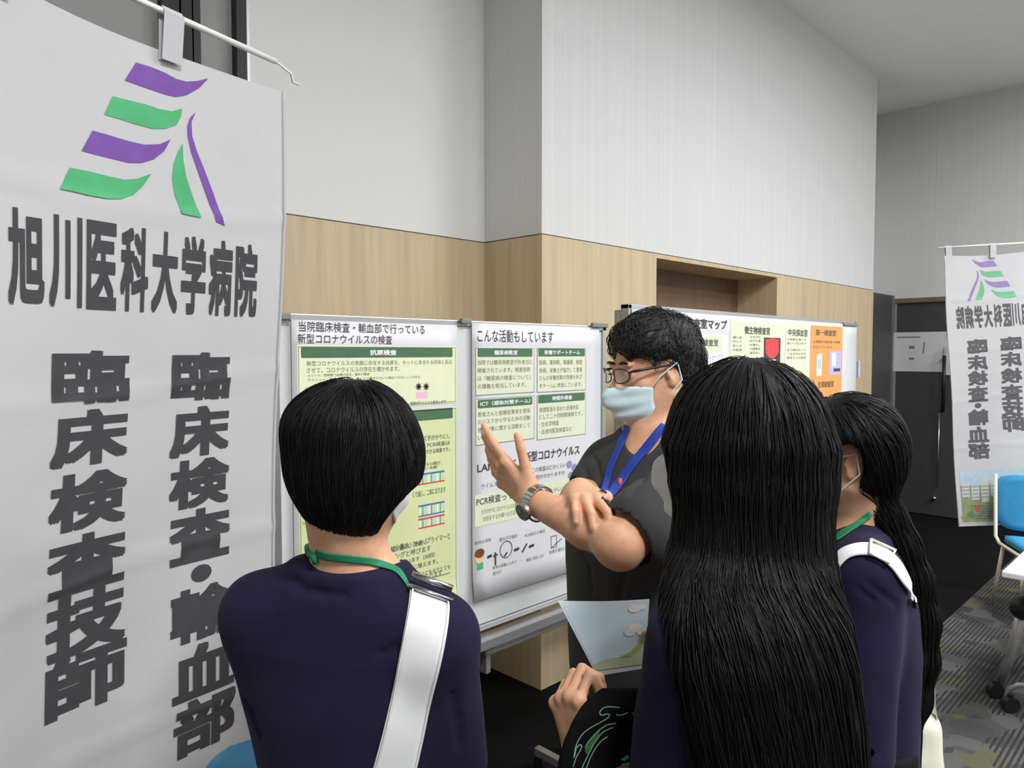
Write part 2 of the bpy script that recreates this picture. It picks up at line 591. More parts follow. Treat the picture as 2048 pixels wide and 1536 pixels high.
def whiteboard(name, label, xl, xr, zt, zb, Y, knob=True):
    e = empty(name, ((xl + xr) / 2, Y, 0))
    tag(e, label, 'whiteboard', 'whiteboards along the wall')
    hw = (xr - xl) / 2
    MB().box(-hw + 0.02, hw - 0.02, 0.0, 0.018, zb + 0.02, zt - 0.02).build('panel', M_board, e)
    f = MB()
    f.box(-hw, hw, -0.006, 0.03, zt - 0.018, zt, bev=0.003)
    f.box(-hw, hw, -0.006, 0.03, zb, zb + 0.018, bev=0.003)
    f.box(-hw, -hw + 0.022, -0.006, 0.03, zb, zt, bev=0.003)
    f.box(hw - 0.022, hw, -0.006, 0.03, zb, zt, bev=0.003)
    f.build('frame', M_alu, e)
    t = MB()
    t.box(-hw + 0.01, hw - 0.01, -0.075, -0.006, zb - 0.022, zb - 0.012)
    t.box(-hw + 0.01, hw - 0.01, -0.080, -0.075, zb - 0.022, zb + 0.004)
    t.build('pen_tray', M_alu, e)
    MB().box(-hw + 0.01, hw - 0.01, -0.002, 0.028, zb - 0.088, zb - 0.024, bev=0.003).build('lower_rail', M_alu, e)
    for s in (-1, 1):
        l = MB()
        l.box(s * hw + min(0, -s * 0.03) + (0 if s > 0 else 0), s * hw + max(0, -s * 0.03), 0.03, 0.06, 0.08, zt - 0.02, bev=0.003)
        l.box(s * hw + min(0, -s * 0.03), s * hw + max(0, -s * 0.03), -0.22, 0.32, 0.05, 0.085, bev=0.004)
        leg = l.build('leg', M_alu, e)
        for yy in (-0.2, 0.30):
            c = MB()
            x = s * hw - s * 0.015
            c.tube([(x - 0.011, yy, 0.027), (x + 0.011, yy, 0.027)], 0.026, 16)
            c.build('caster', M_black, leg)
    if knob:
        k = MB()
        x = on_wall(958, 1290, Y)[0] - (xl + xr) / 2
        k.box(x - 0.02, x + 0.02, -0.05, -0.001, zb - 0.062, zb - 0.020, bev=0.008)
        k.box(x - 0.008, x + 0.012, -0.04, -0.012, zb - 0.12, zb - 0.055, bev=0.003)
        k.build('clamp_knob', M_plasticg, e)
    return e


bxl, bzt = on_wall(541, 628, YP)
bxr, _ = on_wall(1213, 655, YP)
_, bzb = on_wall(940, 1271, YP)
_, bzt = on_wall(940, 641, YP)
WB1 = whiteboard('whiteboard', 'whiteboard with two green and white posters behind the man\'s gesturing hand', bxl, bxr, bzt, bzb, YP + 0.006)
cxl, _ = on_wall(1257, 620, YP)
cxr, czt = on_wall(1713, 644, YP)
WB2 = whiteboard('whiteboard', 'wide whiteboard carrying the room map poster right of the man\'s head', cxl, cxr, czt, bzb, YP + 0.006, False)
pin = MB().box(-0.012, 0.012, -0.012, 0, -0.05, 0.05, bev=0.003).build('marker_pen', M_lilac, None, loc=(on_wall(1717, 738, YP)[0] - 0.02, YP - 0.0005, on_wall(1717, 738, YP)[1]))
tag(pin, 'small lilac marker held at the right edge of the map whiteboard', 'pen')


def magnet(px0, px1, pyc, Y, label):
    x0, z = on_wall(px0, pyc, Y)
    x1, _ = on_wall(px1, pyc, Y)
    o = MB().box(-(x1 - x0) / 2, (x1 - x0) / 2, -0.012, 0, -0.008, 0.008, bev=0.003).build('magnet_bar', M_plasticg, None, loc=((x0 + x1) / 2, Y - 0.002, z))
    tag(o, label, 'magnet', 'magnet bars at the board tops')


magnet(545, 577, 632, YP, 'grey magnet bar at the top left corner of the first whiteboard')
magnet(918, 938, 642, YP, 'grey magnet bar between the two green posters')
magnet(1180, 1211, 650, YP, 'grey magnet bar at the top right corner of the first whiteboard')
magnet(1684, 1712, 648, YP, 'grey magnet bar at the top right of the map poster')


# ------------------------------------------------------------------ posters
class Poster:
    def __init__(self, name, label, pl, pr, ptop, pbot_px, pbot_py, Y, extra=0.0):
        self.Y = Y
        self.x0, self.zt = on_wall(pl, ptop, Y)
        self.x1 = on_wall(pr, ptop, Y)[0]
        self.zb = on_wall(pbot_px, pbot_py, Y)[1]
        self.zt += extra
        W, H = self.x1 - self.x0, self.zt - self.zb
        self.W, self.H = W, H
        n, mrows = 12, 14
        v, f = [], []

        def bend(x, z):
            q = max(0.0, (-z - H * 0.86) / (H * 0.14))
            return -0.003 - 0.018 * q * q * (0.6 + 0.4 * x / W)
        self.bend = bend
        for j in range(mrows + 1):
            for i in range(n + 1):
                x, z = W * i / n, -H * j / mrows
                v.append((x, bend(x, z), z))
        for j in range(mrows):
            for i in range(n):
                a = j * (n + 1) + i
                f.append((a, a + n + 1, a + n + 2, a + 1))
        o = mesh_obj(name, v, f, M_paper, None, True, (self.x0, Y - 0.0005, self.zt))
        md = o.modifiers.new('thick', 'SOLIDIFY')
        md.thickness = 0.0012
        md.offset = 0.0
        self.o = o
        tag(o, label, 'poster', 'posters on the whiteboards')
        self.txt, self.grey = Print2D(), Print2D()

    def X(self, px, py=800):
        return on_wall(px, py, self.Y)[0] - self.x0

    def Z(self, px, py):
        return on_wall(px, py, self.Y)[1] - self.zt

    def R(self, pl, pr, pt, pb, at='l'):
        q = pl if at == 'l' else pr
        return self.X(pl), self.X(pr), self.Z(q, pb), self.Z(q, pt)

    def fn(self, base):
        return lambda x, y, h: (x, self.bend(x, y) - 0.0012 - base - h, y)

    def part(self, pr, name, m, base=0.0):
        return pr.build(name, m, self.fn(base), self.o, 0.05)


rnd = random.Random(4)
FILL = '検査は患者さんの血液や尿を用いて行います感染の有無を調べる大切な方法で毎日多くの検体を測定して結果を診療に役立てていますウイルスの遺伝子を増やして確認する'


def filler(n):
    i = rnd.randrange(0, len(FILL) - n - 1) if n < len(FILL) - 1 else 0
    return FILL[i:i + n]


P1 = Poster('poster', 'poster of antigen and virus tests behind the bobbed head of the left woman', 581, 912, 639, 905, 1222, YP)
p = P1
t = Print2D()
t.text('当院臨床検査・輸血部で行っている', *p.R(597, 848, 642, 663))
t.text('新型コロナウイルスの検査', *p.R(595, 783, 667, 687))
p.part(t, 'title_lettering', M_ink)
a = Print2D(); a.rect(*p.R(593, 911, 690, 0) [:2], p.Z(911, 805), p.Z(593, 690)); p.part(a, 'section_panel', M_green_p)
a = Print2D(); a.rect(p.X(593), p.X(911), p.Z(900, 1205), p.Z(911, 813)); p.part(a, 'section_panel', mat('lime_ink', A(200, 206, 156), 0.5, 0.25, var=0.02, vscale=4))
g = Print2D()
g.frame(p.X(595.5), p.X(909), p.Z(909, 803), p.Z(595, 693), 0.0015)
g.frame(p.X(595.5), p.X(909), p.Z(900, 1203), p.Z(909, 816), 0.0015)
g.line(p.X(640), p.Z(897, 1145), p.X(897), p.Z(897, 1145), 0.003)
for (pl, pr, pt, pb, s) in ((612, 902, 722, 732, '新型コロナウイルスの表面に存在する抗原を、キットに含まれる抗体と反応'),
                            (612, 797, 735, 746, 'させて、コロナウイルスの存在を確かめます。'),
                            (614, 737, 748, 754, 'メリット：短時間で結果が出る、操作が簡便'),
                            (614, 838, 757, 763, 'デメリット：感度がやや低く、ウイルス量が少ないと検出できないことがある'),
                            (608, 700, 775, 781, '検体を採取して'), (608, 700, 786, 793, '容器に入れます')):
    g.text(s, *p.R(pl, pr, pt, pb))
for (pl, pr, pt, pb, s) in ((818, 890, 799, 806, '抗体がウイルスと結合します'),
                            (760, 897, 866, 876, '遺伝子の一部を増幅して手がかりにし'), (780, 897, 880, 889, 'て増やします。PCR検査は'), (770, 897, 893, 902, 'わずかなウイルスも検出できる検査です。'),
                            (842, 878, 921, 928, 'ウイルスの遺伝子'), (848, 872, 930, 936, '（一本鎖）'),
                            (822, 888, 972, 984, 'くり返し、二本になります'),
                            (760, 897, 1064, 1077, 'PCRは少量の、DNA（プライマーと'), (740, 850, 1077, 1088, 'よばれる短い断片）を使い'), (740, 858, 1089, 1101, 'アニーリングと呼びます'),
                            (740, 866, 1103, 1113, 'これを何回も行います（30回）'), (740, 872, 1116, 1126, 'と一本の鎖が二本に増えます。'), (740, 897, 1127, 1137, 'これを繰り返すと百万倍以上にもなりとても'),
                            (740, 880, 1139, 1150, '小さいウイルスも見つけられます'), (820, 880, 1178, 1188, '検体採取から結果まで')):
    g.text(s, *p.R(pl, pr, pt, pb, 'r'), bold=0.012)
for k in range(9):
    yy = 930 + k * 14
    g.text(filler(12), *p.R(600, 700, yy, yy + 8))
p.part(g, 'body_lettering', M_inkgrey, 0.0002)
for (yt, yb, at, s) in ((694, 716, 'l', '抗原検査'), (815, 836, 'r', 'PCR検査')):
    a = Print2D(); a.rect(*p.R(601, 903, yt, yb, at), r=0.004); hd = p.part(a, 'section_header', M_green_d, 0.0003)
    x0, x1, z0, z1 = p.R(601, 903, yt, yb, at)
    c = Print2D(); cx = p.X(765); c.text(s, cx - 0.042, cx + 0.042, z0 + 0.006, z1 - 0.006, bold=0.03)
    c.build('header_lettering', M_white_ink, p.fn(0.0006), hd, 0.05)
a = Print2D()
a.disc(p.X(835), p.Z(835, 773), .008, .008, mi=0); a.disc(p.X(850), p.Z(850, 773), .008, .008, mi=0)
for cx in (835, 850):
    for k in range(8):
        an = k * math.pi / 4
        a.line(p.X(cx), p.Z(cx, 773), p.X(cx) + .012 * math.cos(an), p.Z(cx, 773) + .012 * math.sin(an), .002, mi=0)
a.rect(*p.R(830, 853, 784, 797), mi=1)
p.part(a, 'virus_picture', [M_inkgrey, M_pink], 0.0004)
for (yt, yb, ct, cb) in ((940, 962, 0, 1), (1001, 1024, 0, 0), (1027, 1047, 1, 1)):
    a = Print2D()
    x0, x1, z0, z1 = p.R(833, 886, yt, yb, 'r')
    z0b, z1b = z0, z1
    a.rect(x0, x1, z1 - .005, z1, mi=ct)
    a.rect(x0, x1, z0, z0 + .004, mi=cb)
    for k in range(9):
        xx = x0 + (x1 - x0) * (k + .5) / 9
        a.rect(xx - .002, xx + .002, z0 + .004, z1 - .005, h=.0004, mi=2 + (k * 7 % 3))
    p.part(a, 'gene_strand_picture', [M_blue_ink, M_red, M_white_ink, M_greendye, M_cyan_ink], 0.0004)

P2 = Poster('poster', 'poster of four green activity boxes and a coronavirus heading, left of the man', 942, 1197, 646, 950, 1199, YP)
p = P2
t = Print2D()
t.text('こんな活動もしています', *p.R(953, 1104, 658, 684))
t.text('新型コロナウイルス', *p.R(1047, 1157, 904, 925), bold=0.015)
t.text('LAMP法と', *p.R(952, 1030, 926, 946), bold=0.015)
t.text('PCR検査って？', *p.R(950, 1030, 996, 1012), bold=0.01)
p.part(t, 'title_lettering', M_ink)
boxes = [(949, 1066, 696, 791, 953, 1062, 697, 714, '糖尿病教室', ['当院では糖尿病教室が外来日に', '開催されています。検査技師', 'は「糖尿病の検査について」', 'の講義を担当しています。'], (720, 736, 752, 768)),
         (1072, 1169, 696, 785, 1074, 1167, 697, 713, '栄養サポートチーム', ['医師、薬剤師、看護師、検査', '技師、栄養士が協力して患者', 'さんの栄養状態の改善をめざ', 'すチームに参加しています。'], (720, 736, 751, 767)),
         (949, 1066, 798, 891, 953, 1062, 800, 817, 'ICT（感染対策チーム）', ['患者さんと医療従事者を感染', 'のリスクから守るための活動', '感染対策に関する活動をして', 'います。'], (824, 839, 855, 871)),
         (1072, 1169, 790, 880, 1074, 1167, 791, 807, '時間外検査', ['夜間緊急を含めた迅速対応', 'として二十四時間体制です。', '・生化学検査', '・血液内緊急検査など'], (815, 829, 844, 859))]
g = Print2D()
for (pl, pr, pt, pb, hl, hr, ht, hb, s, rows, ys) in boxes:
    a = Print2D(); a.rect(*p.R(pl, pr, pt, pb)); pa = p.part(a, 'section_panel', M_green_q)
    a = Print2D(); a.rect(*p.R(hl, hr, ht, hb), r=0.004); hd = p.part(a, 'section_header', M_green_d, 0.0003)
    x0, x1, z0, z1 = p.R(hl, hr, ht, hb)
    w_ = (x1 - x0) * min(0.92, 0.085 * len(s))
    c = Print2D(); c.text(s, (x0 + x1 - w_) / 2, (x0 + x1 + w_) / 2, z0 + .006, z1 - .005, bold=0.02)
    c.build('header_lettering', M_white_ink, p.fn(0.0006), hd, 0.05)
    g.frame(*p.R(pl, pr, pt, pb), 0.0015)
    for r_, yy in zip(rows, ys):
        wid = len(r_) / 13.5
        g.text(r_, *p.R(pl + 4, pl + 4 + (pr - pl - 8) * min(wid, 1), yy, yy + 10))
a = Print2D(); a.rect(p.X(947), p.X(1146), p.Z(947, 1055), p.Z(947, 991)); p.part(a, 'section_panel', M_green_q)
for (pl, pr, pt, pb, s) in ((960, 1040, 1019, 1029, 'を手がかりにコロナウイルスの遺伝子'), (963, 1040, 1033, 1043, 'が存在するか調べる方法です'), (1052, 1120, 986, 995, '検査の前にうがい'), (1052, 1130, 1000, 1008, 'をしないでください'), (1080, 1132, 1013, 1021, 'お願いします'),
                            (1062, 1130, 935, 945, 'この検査はどのくらい'), (1062, 1128, 951, 960, '時間がかかりますか'), (960, 1000, 968, 977, 'ウイルスの'),
                            (946, 980, 1083, 1090, '検体を採取'), (996, 1032, 1075, 1083, '遺伝子の抽出'), (1048, 1088, 1067, 1074, 'PCR反応と検出'), (982, 1030, 1132, 1139, '専用の容器に入れて'), (982, 1000, 1143, 1150, '運びます'), (1050, 1085, 1116, 1123, '機械で測定します'), (1096, 1140, 1100, 1108, '結果を報告します')):
    g.text(s, *p.R(pl, pr, pt, pb))
p.part(g, 'body_lettering', M_inkgrey, 0.0002)
a = Print2D()
for cx, cy in ((1137, 928), (1147, 934), (1140, 950)):
    a.disc(p.X(cx), p.Z(cx, cy), .013, .013)
p.part(a, 'virus_picture', mat('grey_violet_ink', A(132, 130, 170), 0.5, 0.25), 0.0004)
a = Print2D()
a.disc(p.X(956), p.Z(956, 1112), .018, .022, mi=1)
a.disc(p.X(956), p.Z(956, 1106), .020, .014, h=.0009, mi=0)
a.rect(p.X(950), p.X(963), p.Z(956, 1139), p.Z(956, 1125), mi=2)
p.part(a, 'boy_picture', [M_brown_ink, mat('skin_ink', A(226, 176, 146), 0.5, 0.25), M_greendye], 0.0004)
a = Print2D()
for (xa, ya, xb, yb) in ((972, 1114, 981, 1110), (1026, 1100, 1036, 1096), (1056, 1093, 1066, 1089)):
    a.line(p.X(xa), p.Z(xa, ya), p.X(xb), p.Z(xb, yb), .009)
for k in range(20):
    a0, a1 = k * math.pi / 10, (k + 1) * math.pi / 10
    a.line(p.X(1010) + .026 * math.cos(a0), p.Z(1010, 1098) + .026 * math.sin(a0), p.X(1010) + .026 * math.cos(a1), p.Z(1010, 1098) + .026 * math.sin(a1), .0025)
a.line(p.X(988), p.Z(988, 1104), p.X(988), p.Z(988, 1130), .006)
a.line(p.X(984), p.Z(984, 1112), p.X(993), p.Z(993, 1108), .005)
a.line(p.X(1012), p.Z(1012, 1104), p.X(1006), p.Z(1006, 1112), .006)
a.line(p.X(1042), p.Z(1042, 1104), p.X(1052), p.Z(1052, 1086), .006)
a.frame(*p.R(1100, 1112, 1072, 1096), .002)
a.line(p.X(1100), p.Z(1100, 1096), p.X(1122), p.Z(1122, 1076), .003)
p.part(a, 'diagram', M_ink, 0.0004)

P3 = Poster('poster', 'map poster with a red sample picture and an orange column, right of the man\'s head', 1262, 1713, 617, 1600, 1010, YP)
p = P3
t = Print2D()
t.text('検査室マップ', *p.R(1369, 1450, 635, 656), bold=0.03)
t.text('旭川医大病院', *p.R(1275, 1362, 630, 650), bold=0.03)
t.text('生化学検査室', *p.R(1370, 1433, 677, 692), bold=0.02)
t.text('微生物検査室', *p.R(1485, 1536, 652, 668), bold=0.02)
t.text('中央採血室', *p.R(1572, 1611, 657, 672), bold=0.02)
for x, c in ((1395, '血液'), (1482, '受付'), (1500, '培養検査'), (1575, '採血・採尿')):
    t.text(c, *p.R(x, x + 9 * len(c), 770, 780))
p.part(t, 'title_lettering', mat('dark_grey_ink', A(74, 76, 72), 0.6, 0.2))
for (pl, pr, pt, pb, m) in ((1382, 1451, 668, 800, M_white_ink), (1457, 1564, 640, 753, M_green_q), (1567, 1612, 645, 800, mat('pale_olive_ink', A(207, 212, 182), 0.5, 0.25)), (1617, 1681, 650, 860, M_orange), (1398, 1441, 670, 706, M_green_q), (1440, 1565, 757, 860, M_green_p)):
    a = Print2D(); a.rect(*p.R(pl, pr, pt, pb)); p.part(a, 'section_panel', m, -0.0003 if pl != 1398 else 0.0001)
g = Print2D()
for (x0, x1, ys) in ((1462, 1480, (672, 680, 689, 697)), (1496, 1517, (671, 679, 687, 695, 703)), (1570, 1608, (676, 684, 697, 705, 713)), (1392, 1440, (738, 746))):
    for yy in ys:
        g.text(filler(max(3, int((x1 - x0) / 5))), *p.R(x0, x1, yy, yy + 5))
g.text('第一検査室', *p.R(1627, 1668, 658, 671), bold=0.03)
g.text('生理検査室', *p.R(1633, 1665, 763, 776), bold=0.03)
g.text('心電図や超音波の検査', *p.R(1622, 1676, 680, 686)); g.text('を行っています', *p.R(1622, 1660, 691, 697))
p.part(g, 'body_lettering', mat('olive_grey_ink', A(108, 98, 70), 0.6, 0.2), 0.0002)
a = Print2D()
a.rect(*p.R(1524, 1557, 675, 728), mi=0)
a.disc((p.X(1526.5) + p.X(1554)) / 2, (p.Z(1540, 677) + p.Z(1540, 716)) / 2 , (p.X(1554) - p.X(1526.5)) / 2, (p.Z(1540, 677) - p.Z(1540, 718)) / 2, h=.0009, mi=1)
a.rect(*p.R(1527, 1553, 678, 695), h=.001, mi=1)
a.rect(*p.R(1535, 1548, 719, 726), h=.0011, mi=2)
p.part(a, 'sample_picture', [M_ink, M_red, M_white_ink], 0.0004)
a = Print2D()
a.rect(*p.R(1630, 1640, 708, 752), mi=0); a.rect(*p.R(1632, 1639, 718, 738), h=.0009, mi=1)
a.rect(*p.R(1655, 1678, 702, 750), mi=2); a.rect(*p.R(1660, 1668, 706, 732), h=.0009, mi=3); a.rect(*p.R(1664, 1677, 737, 743), h=.001, mi=4)
p.part(a, 'tube_picture', [M_white_ink, M_cyan_ink, M_lilac, M_white_ink, M_ink], 0.0004)
a = Print2D()
a.poly([(p.X(1580), p.Z(1580, 770)), (p.X(1590), p.Z(1590, 750)), (p.X(1602), p.Z(1602, 738)), (p.X(1612), p.Z(1612, 742)), (p.X(1612), p.Z(1612, 770)), (p.X(1600), p.Z(1600, 780))])
p.part(a, 'hand_picture', M_beige, 0.0004)
a = Print2D()
for x, y0, y1 in ((1410, 715, 742), (1422, 712, 740), (1434, 710, 738)):
    a.frame(*p.R(x, x + 8, y0, y1), .003)
p.part(a, 'bottle_picture', M_lilac, 0.0004)


# ------------------------------------------------------------------ tall banners
def banner(name, label, TL, TR, down, H, back_side, seed, pole_left=True):
    """TL, TR top corners (camera-aligned), down = vector of the whole height"""
    base = (TL + TR) / 2
    base = np.array([base[0], base[1], 0.0])
    e = empty(name, to_world(base), math.radians(-45))
    tag(e, label, 'banner', 'tall hospital banners')
    W = float(np.linalg.norm(TR - TL))
    U = (TR - TL) / W
    Dn = down / H
    N = np.cross(U, -Dn)
    N = N / np.linalg.norm(N)          # towards the viewer of the front
    rg = random.Random(seed)
    ph = [rg.random() * 6 for _ in range(6)]

    def P(s, t, h=0.0):
        """s from the left as seen from the camera, t from the top"""
        k = t / H
        wv = 0.010 * math.sin(s * 9 + ph[0] + t * 1.1) * (0.35 + k) + 0.006 * math.sin(t * 6.5 + ph[1] + s * 5)
        wv += 0.006 * math.sin((s * 14 + t * 7) + ph[2]) * math.exp(-t * 3)
        for i, tc in enumerate((0.28, 0.62, 0.95, 1.28)):
            wv += 0.0035 * math.exp(-((t - tc - 0.02 * math.sin(s * 6 + i)) / 0.012) ** 2)
        sag = 0.012 * math.sin(math.pi * min(max(s / W, 0), 1)) * math.exp(-t * 6)
        return TL + U * s + Dn * (t + sag) + N * (wv + h) - base
    ns, nt_ = 40, 100
    v, f = [], []
    for j in range(nt_ + 1):
        for i in range(ns + 1):
            v.append(P(W * i / ns, H * j / nt_))
    for j in range(nt_):
        for i in range(ns):
            q = j * (ns + 1) + i
            f.append((q, q + ns + 1, q + ns + 2, q + 1))
    cl = mesh_obj('cloth', np.array(v), f, M_banner, e, True)
    # hems
    hm = MB()
    for edge in ('r', 'b', 'l'):
        pts = []
        for k in range(61):
            q = k / 60
            pts.append(P(W - 0.004, H * q, 0.001) if edge == 'r' else P(0.004, H * q, 0.001) if edge == 'l' else P(W * q, H - 0.004, 0.001))
        hm.tube([tuple(q) for q in pts], 0.0035, 6)
    hm.build('hem', M_banner, cl, True)
    # sleeve loops on the top rod
    rod_z = -Dn * 0.055
    rd = MB()
    rd.tube([tuple(TL + U * (-0.03) + rod_z - base), tuple(TL + U * (W * 0.95) + rod_z - base)], 0.006, 10)
    rd.tube([tuple(TL + U * (W * 0.95) + rod_z - base), tuple(TL + U * (W * 1.02) + rod_z * 0.8 - base), tuple(TL + U * (W * 1.03) + rod_z * 0.5 - base), tuple(TL + U * (W * 1.06) + rod_z * 0.5 - base)], 0.0025, 8)
    rd.build('top_rod', mat('white_plastic_rod', A(215, 215, 214), 0.4, 0.4, var=0.01), e, True)
    for s in (W * 0.06, W * 0.545):
        lp_ = MB()
        hw = 0.02
        Lq = [TL + U * (s - hw) + Dn * 0.03 + N * 0.004 - base, TL + U * (s - hw) + rod_z + N * 0.008 - base, TL + U * (s - hw) + rod_z * 1.16 - base, TL + U * (s - hw) + rod_z - N * 0.008 - base, TL + U * (s - hw) + Dn * 0.03 - N * 0.004 - base]
        Rq = [q + U * 2 * hw for q in Lq]
        lp_.ribbon(Lq, Rq, [N, N, -Dn, -N, -N], 0.0012)
        fix_normals(lp_.build('loop', M_banner, cl))
    # pole and foot
    ps = -0.035 if pole_left else W + 0.035
    top = TL + U * ps + rod_z
    bot = np.array([top[0] + Dn[0] * 1.9, top[1] + Dn[1] * 1.9, 0.05])
    po = MB()
    po.tube([tuple(top - base), tuple(bot - base)], 0.011, 12)
    po.build('pole', mat('white_pole', A(205, 205, 205), 0.4, 0.4, var=0.01), e, True)
    ft = MB()
    ft.tube([(bot[0] - base[0], bot[1] - base[1], 0.0), (bot[0] - base[0], bot[1] - base[1], 0.09)], [0.16, 0.10], 24)
    ft.build('foot', mat('grey_foot', A(90, 90, 90), 0.6, 0.3), e, False)
    for k in range(5):
        s0, t0 = (0.0, 0.25 + k * 0.33) if pole_left else (W, 0.25 + k * 0.33)
        a_, b_ = P(s0, t0), TL + U * ps + Dn * (t0 - 0.03) - base
        tb = MB()
        tb.tube([tuple(a_), tuple(b_)], 0.004, 6)
        tb.build('tie', M_banner, cl)
    return e, P, W, H, TL, U, Dn, N


def ray_st(px, py, TL, U, Dn):
    r = ray(px, py)
    o = np.array([0, 0, CAM_H])
    Mx = np.stack([U, Dn, -r], 1)
    s, t, _ = np.linalg.solve(Mx, o - TL)
    return s, t


TRp = pix(572, 185, 1.58)
TLp = pix(572, 185, 1.58) - np.array([0.298, 0.52, 0.0])
downp = np.array([-0.083, 0.0, -1.8])
ban = banner('hanging_banner', 'large white banner with purple and green emblem filling the left side', TLp, TRp, downp, 1.8, False, 3)
E1, BP, BW, BH, bTL, bU, bD, bN = ban
LOGO = [('p', [(667, 270), (735, 292), (800, 322), (850, 352), (900, 368), (950, 365), (1003, 352), (960, 400), (900, 436), (850, 445), (800, 432), (700, 395), (612, 362)]),
        ('g', [(553, 443), (620, 460), (700, 480), (770, 505), (830, 517), (880, 503), (872, 545), (850, 585), (800, 603), (740, 604), (660, 582), (580, 555), (510, 535)]),
        ('p', [(453, 615), (540, 640), (620, 665), (700, 683), (770, 680), (822, 657), (790, 715), (740, 755), (680, 773), (620, 772), (540, 752), (460, 732), (398, 715)]),
        ('g', [(340, 798), (430, 815), (520, 838), (600, 855), (660, 850), (728, 825), (690, 880), (640, 930), (580, 950), (510, 948), (420, 932), (350, 915), (285, 902)]),
        ('g', [(880, 678), (882, 760), (895, 840), (920, 920), (962, 1040), (870, 1020), (840, 930), (828, 850), (835, 780), (855, 720)]),
        ('p', [(943, 522), (922, 570), (925, 640), (945, 710), (980, 800), (1020, 910), (1075, 1082), (1033, 1060), (1000, 960), (960, 840), (920, 720), (903, 640), (902, 590), (915, 550)])]


def st(px, py):
    return ray_st(px, py, bTL, bU, bD)


def banner_art(side):
    """the print of the banner in (s, -t) coordinates, s measured from the left of the front side"""
    lg = Print2D()
    for c, pts in LOGO:
        q = [st(x / 2.4, y / 2.4) for x, y in pts]
        lg.poly([(s_, -t_) for s_, t_ in q], h=0.0012, mi=0 if c == 'p' else 1)
    tx = Print2D()
    s0, s1 = st(8, 500)[0], st(512, 570)[0]
    tt = (st(40, 402)[1] + st(490, 497)[1]) / 2
    tb = (st(40, 603)[1] + st(490, 640)[1]) / 2
    for k, ch in enumerate('旭川医科大学病院'):
        a0 = s0 + (s1 - s0) * (k + 0.06) / 8
        a1 = s0 + (s1 - s0) * (k + 0.94) / 8
        tx.text(ch, a0, a1, -tb, -tt, bold=0.035, h=0.0012)
    for (pl, pr, pc, cells) in ((345, 459, 402, [('臨', 704, 800), ('床', 812, 912), ('検', 918, 1014), ('査', 1018, 1122), ('・', 1130, 1164), ('輸', 1172, 1276), ('血', 1284, 1386), ('部', 1388, 1492)]),
                                (98, 260, 179, [('臨', 700, 806), ('床', 818, 930), ('検', 944, 1058), ('査', 1068, 1184), ('技', 1180, 1308), ('師', 1300, 1424)])):
        for ch, y0, y1 in cells:
            yc = (y0 + y1) / 2
            sl, sr = st(pl, yc)[0], st(pr, yc)[0]
            if ch == '・':
                m = (sl + sr) / 2
                t0_, t1_ = st(pc, y0)[1], st(pc, y1)[1]
                tx.disc(m, -(t0_ + t1_) / 2, 0.022, (t1_ - t0_) / 2, h=0.0012)
            else:
                tx.text(ch, sl, sr, -st(pc, y1)[1], -st(pc, y0)[1], bold=0.04, h=0.0012)
    pc = Print2D()
    m0, m1, zt_, zb_ = 0.03, BW - 0.03, -1.43, -1.77
    hh = zt_ - zb_
    pc.rect(m0, m1, zt_ - hh * 0.28, zt_, h=.0010, mi=0)
    pc.rect(m0, m1, zb_, zt_ - hh * 0.28, h=.0010, mi=1)
    for k in range(9):
        x = m0 + (m1 - m0) * k / 9
        pc.rect(x + .004, x + (m1 - m0) / 9 - .008, zt_ - hh * (0.62 - 0.05 * (k % 3)), zt_ - hh * (0.14 + 0.07 * (k * 5 % 3)), h=.0013, mi=2)
        for q in range(4):
            zz = zt_ - hh * (0.30 + 0.07 * q)
            pc.rect(x + .008, x + (m1 - m0) / 9 - .012, zz - .006, zz, h=.0016, mi=3)
    for k in range(14):
        x = m0 + .02 + (m1 - m0 - .04) * ((k * 37) % 14) / 13
        zz = zb_ + hh * (0.06 + 0.3 * ((k * 5) % 7) / 7)
        pc.disc(x, zz, .03, .018, h=.0015 + .0001 * k, mi=4 + k % 2)
    for k in range(6):
        zz = zb_ + hh * (.05 + .05 * k)
        pc.line(m0 + .15 + .02 * k, zz, m1 - .06, zz + .01, .006, h=.0032, mi=3)
    pc.rect(m1 - .11, m1 - .085, zb_ + hh * .2, zb_ + hh * .33, h=.0035, mi=6)
    return lg, tx, pc


PICM = [mat('pale_sky_dye', A(160, 180, 188), 0.8, 0.1, var=0.04), mat('lawn_dye', A(132, 138, 100), 0.8, 0.1, var=0.08), mat('building_dye', A(178, 178, 176), 0.8, 0.1, var=0.04), mat('window_dye', A(128, 130, 132), 0.8, 0.1), mat('tree_dye', A(92, 128, 92), 0.8, 0.1, var=0.1), mat('shrub_dye', A(138, 140, 98), 0.8, 0.1, var=0.1), mat('red_dye', A(176, 84, 84), 0.8, 0.1)]
lg, tx, pc = banner_art(0)
f1 = lambda x, y, h: BP(x, -y, h)
lg.build('emblem', [M_purple, M_greendye], f1, E1, 0.02)
tx.build('lettering', M_charcoal_dye, f1, E1, 0.03)
# the swoosh of sky that starts the picture of this banner
sw = Print2D()
q = [st(x, y) for x, y in [(400, 1536), (420, 1508), (450, 1486), (490, 1474), (540, 1470), (540, 1640), (400, 1640)]]
sw.poly([(s_, -t_) for s_, t_ in q], h=.0024)
pcl = Print2D()
sw.build('picture_sky', M_skyd, f1, E1, 0.03)
pc.v = [(a_, b_ - 0.0) for a_, b_ in pc.v]
pc.build('hospital_picture', PICM, f1, E1, 0.05)

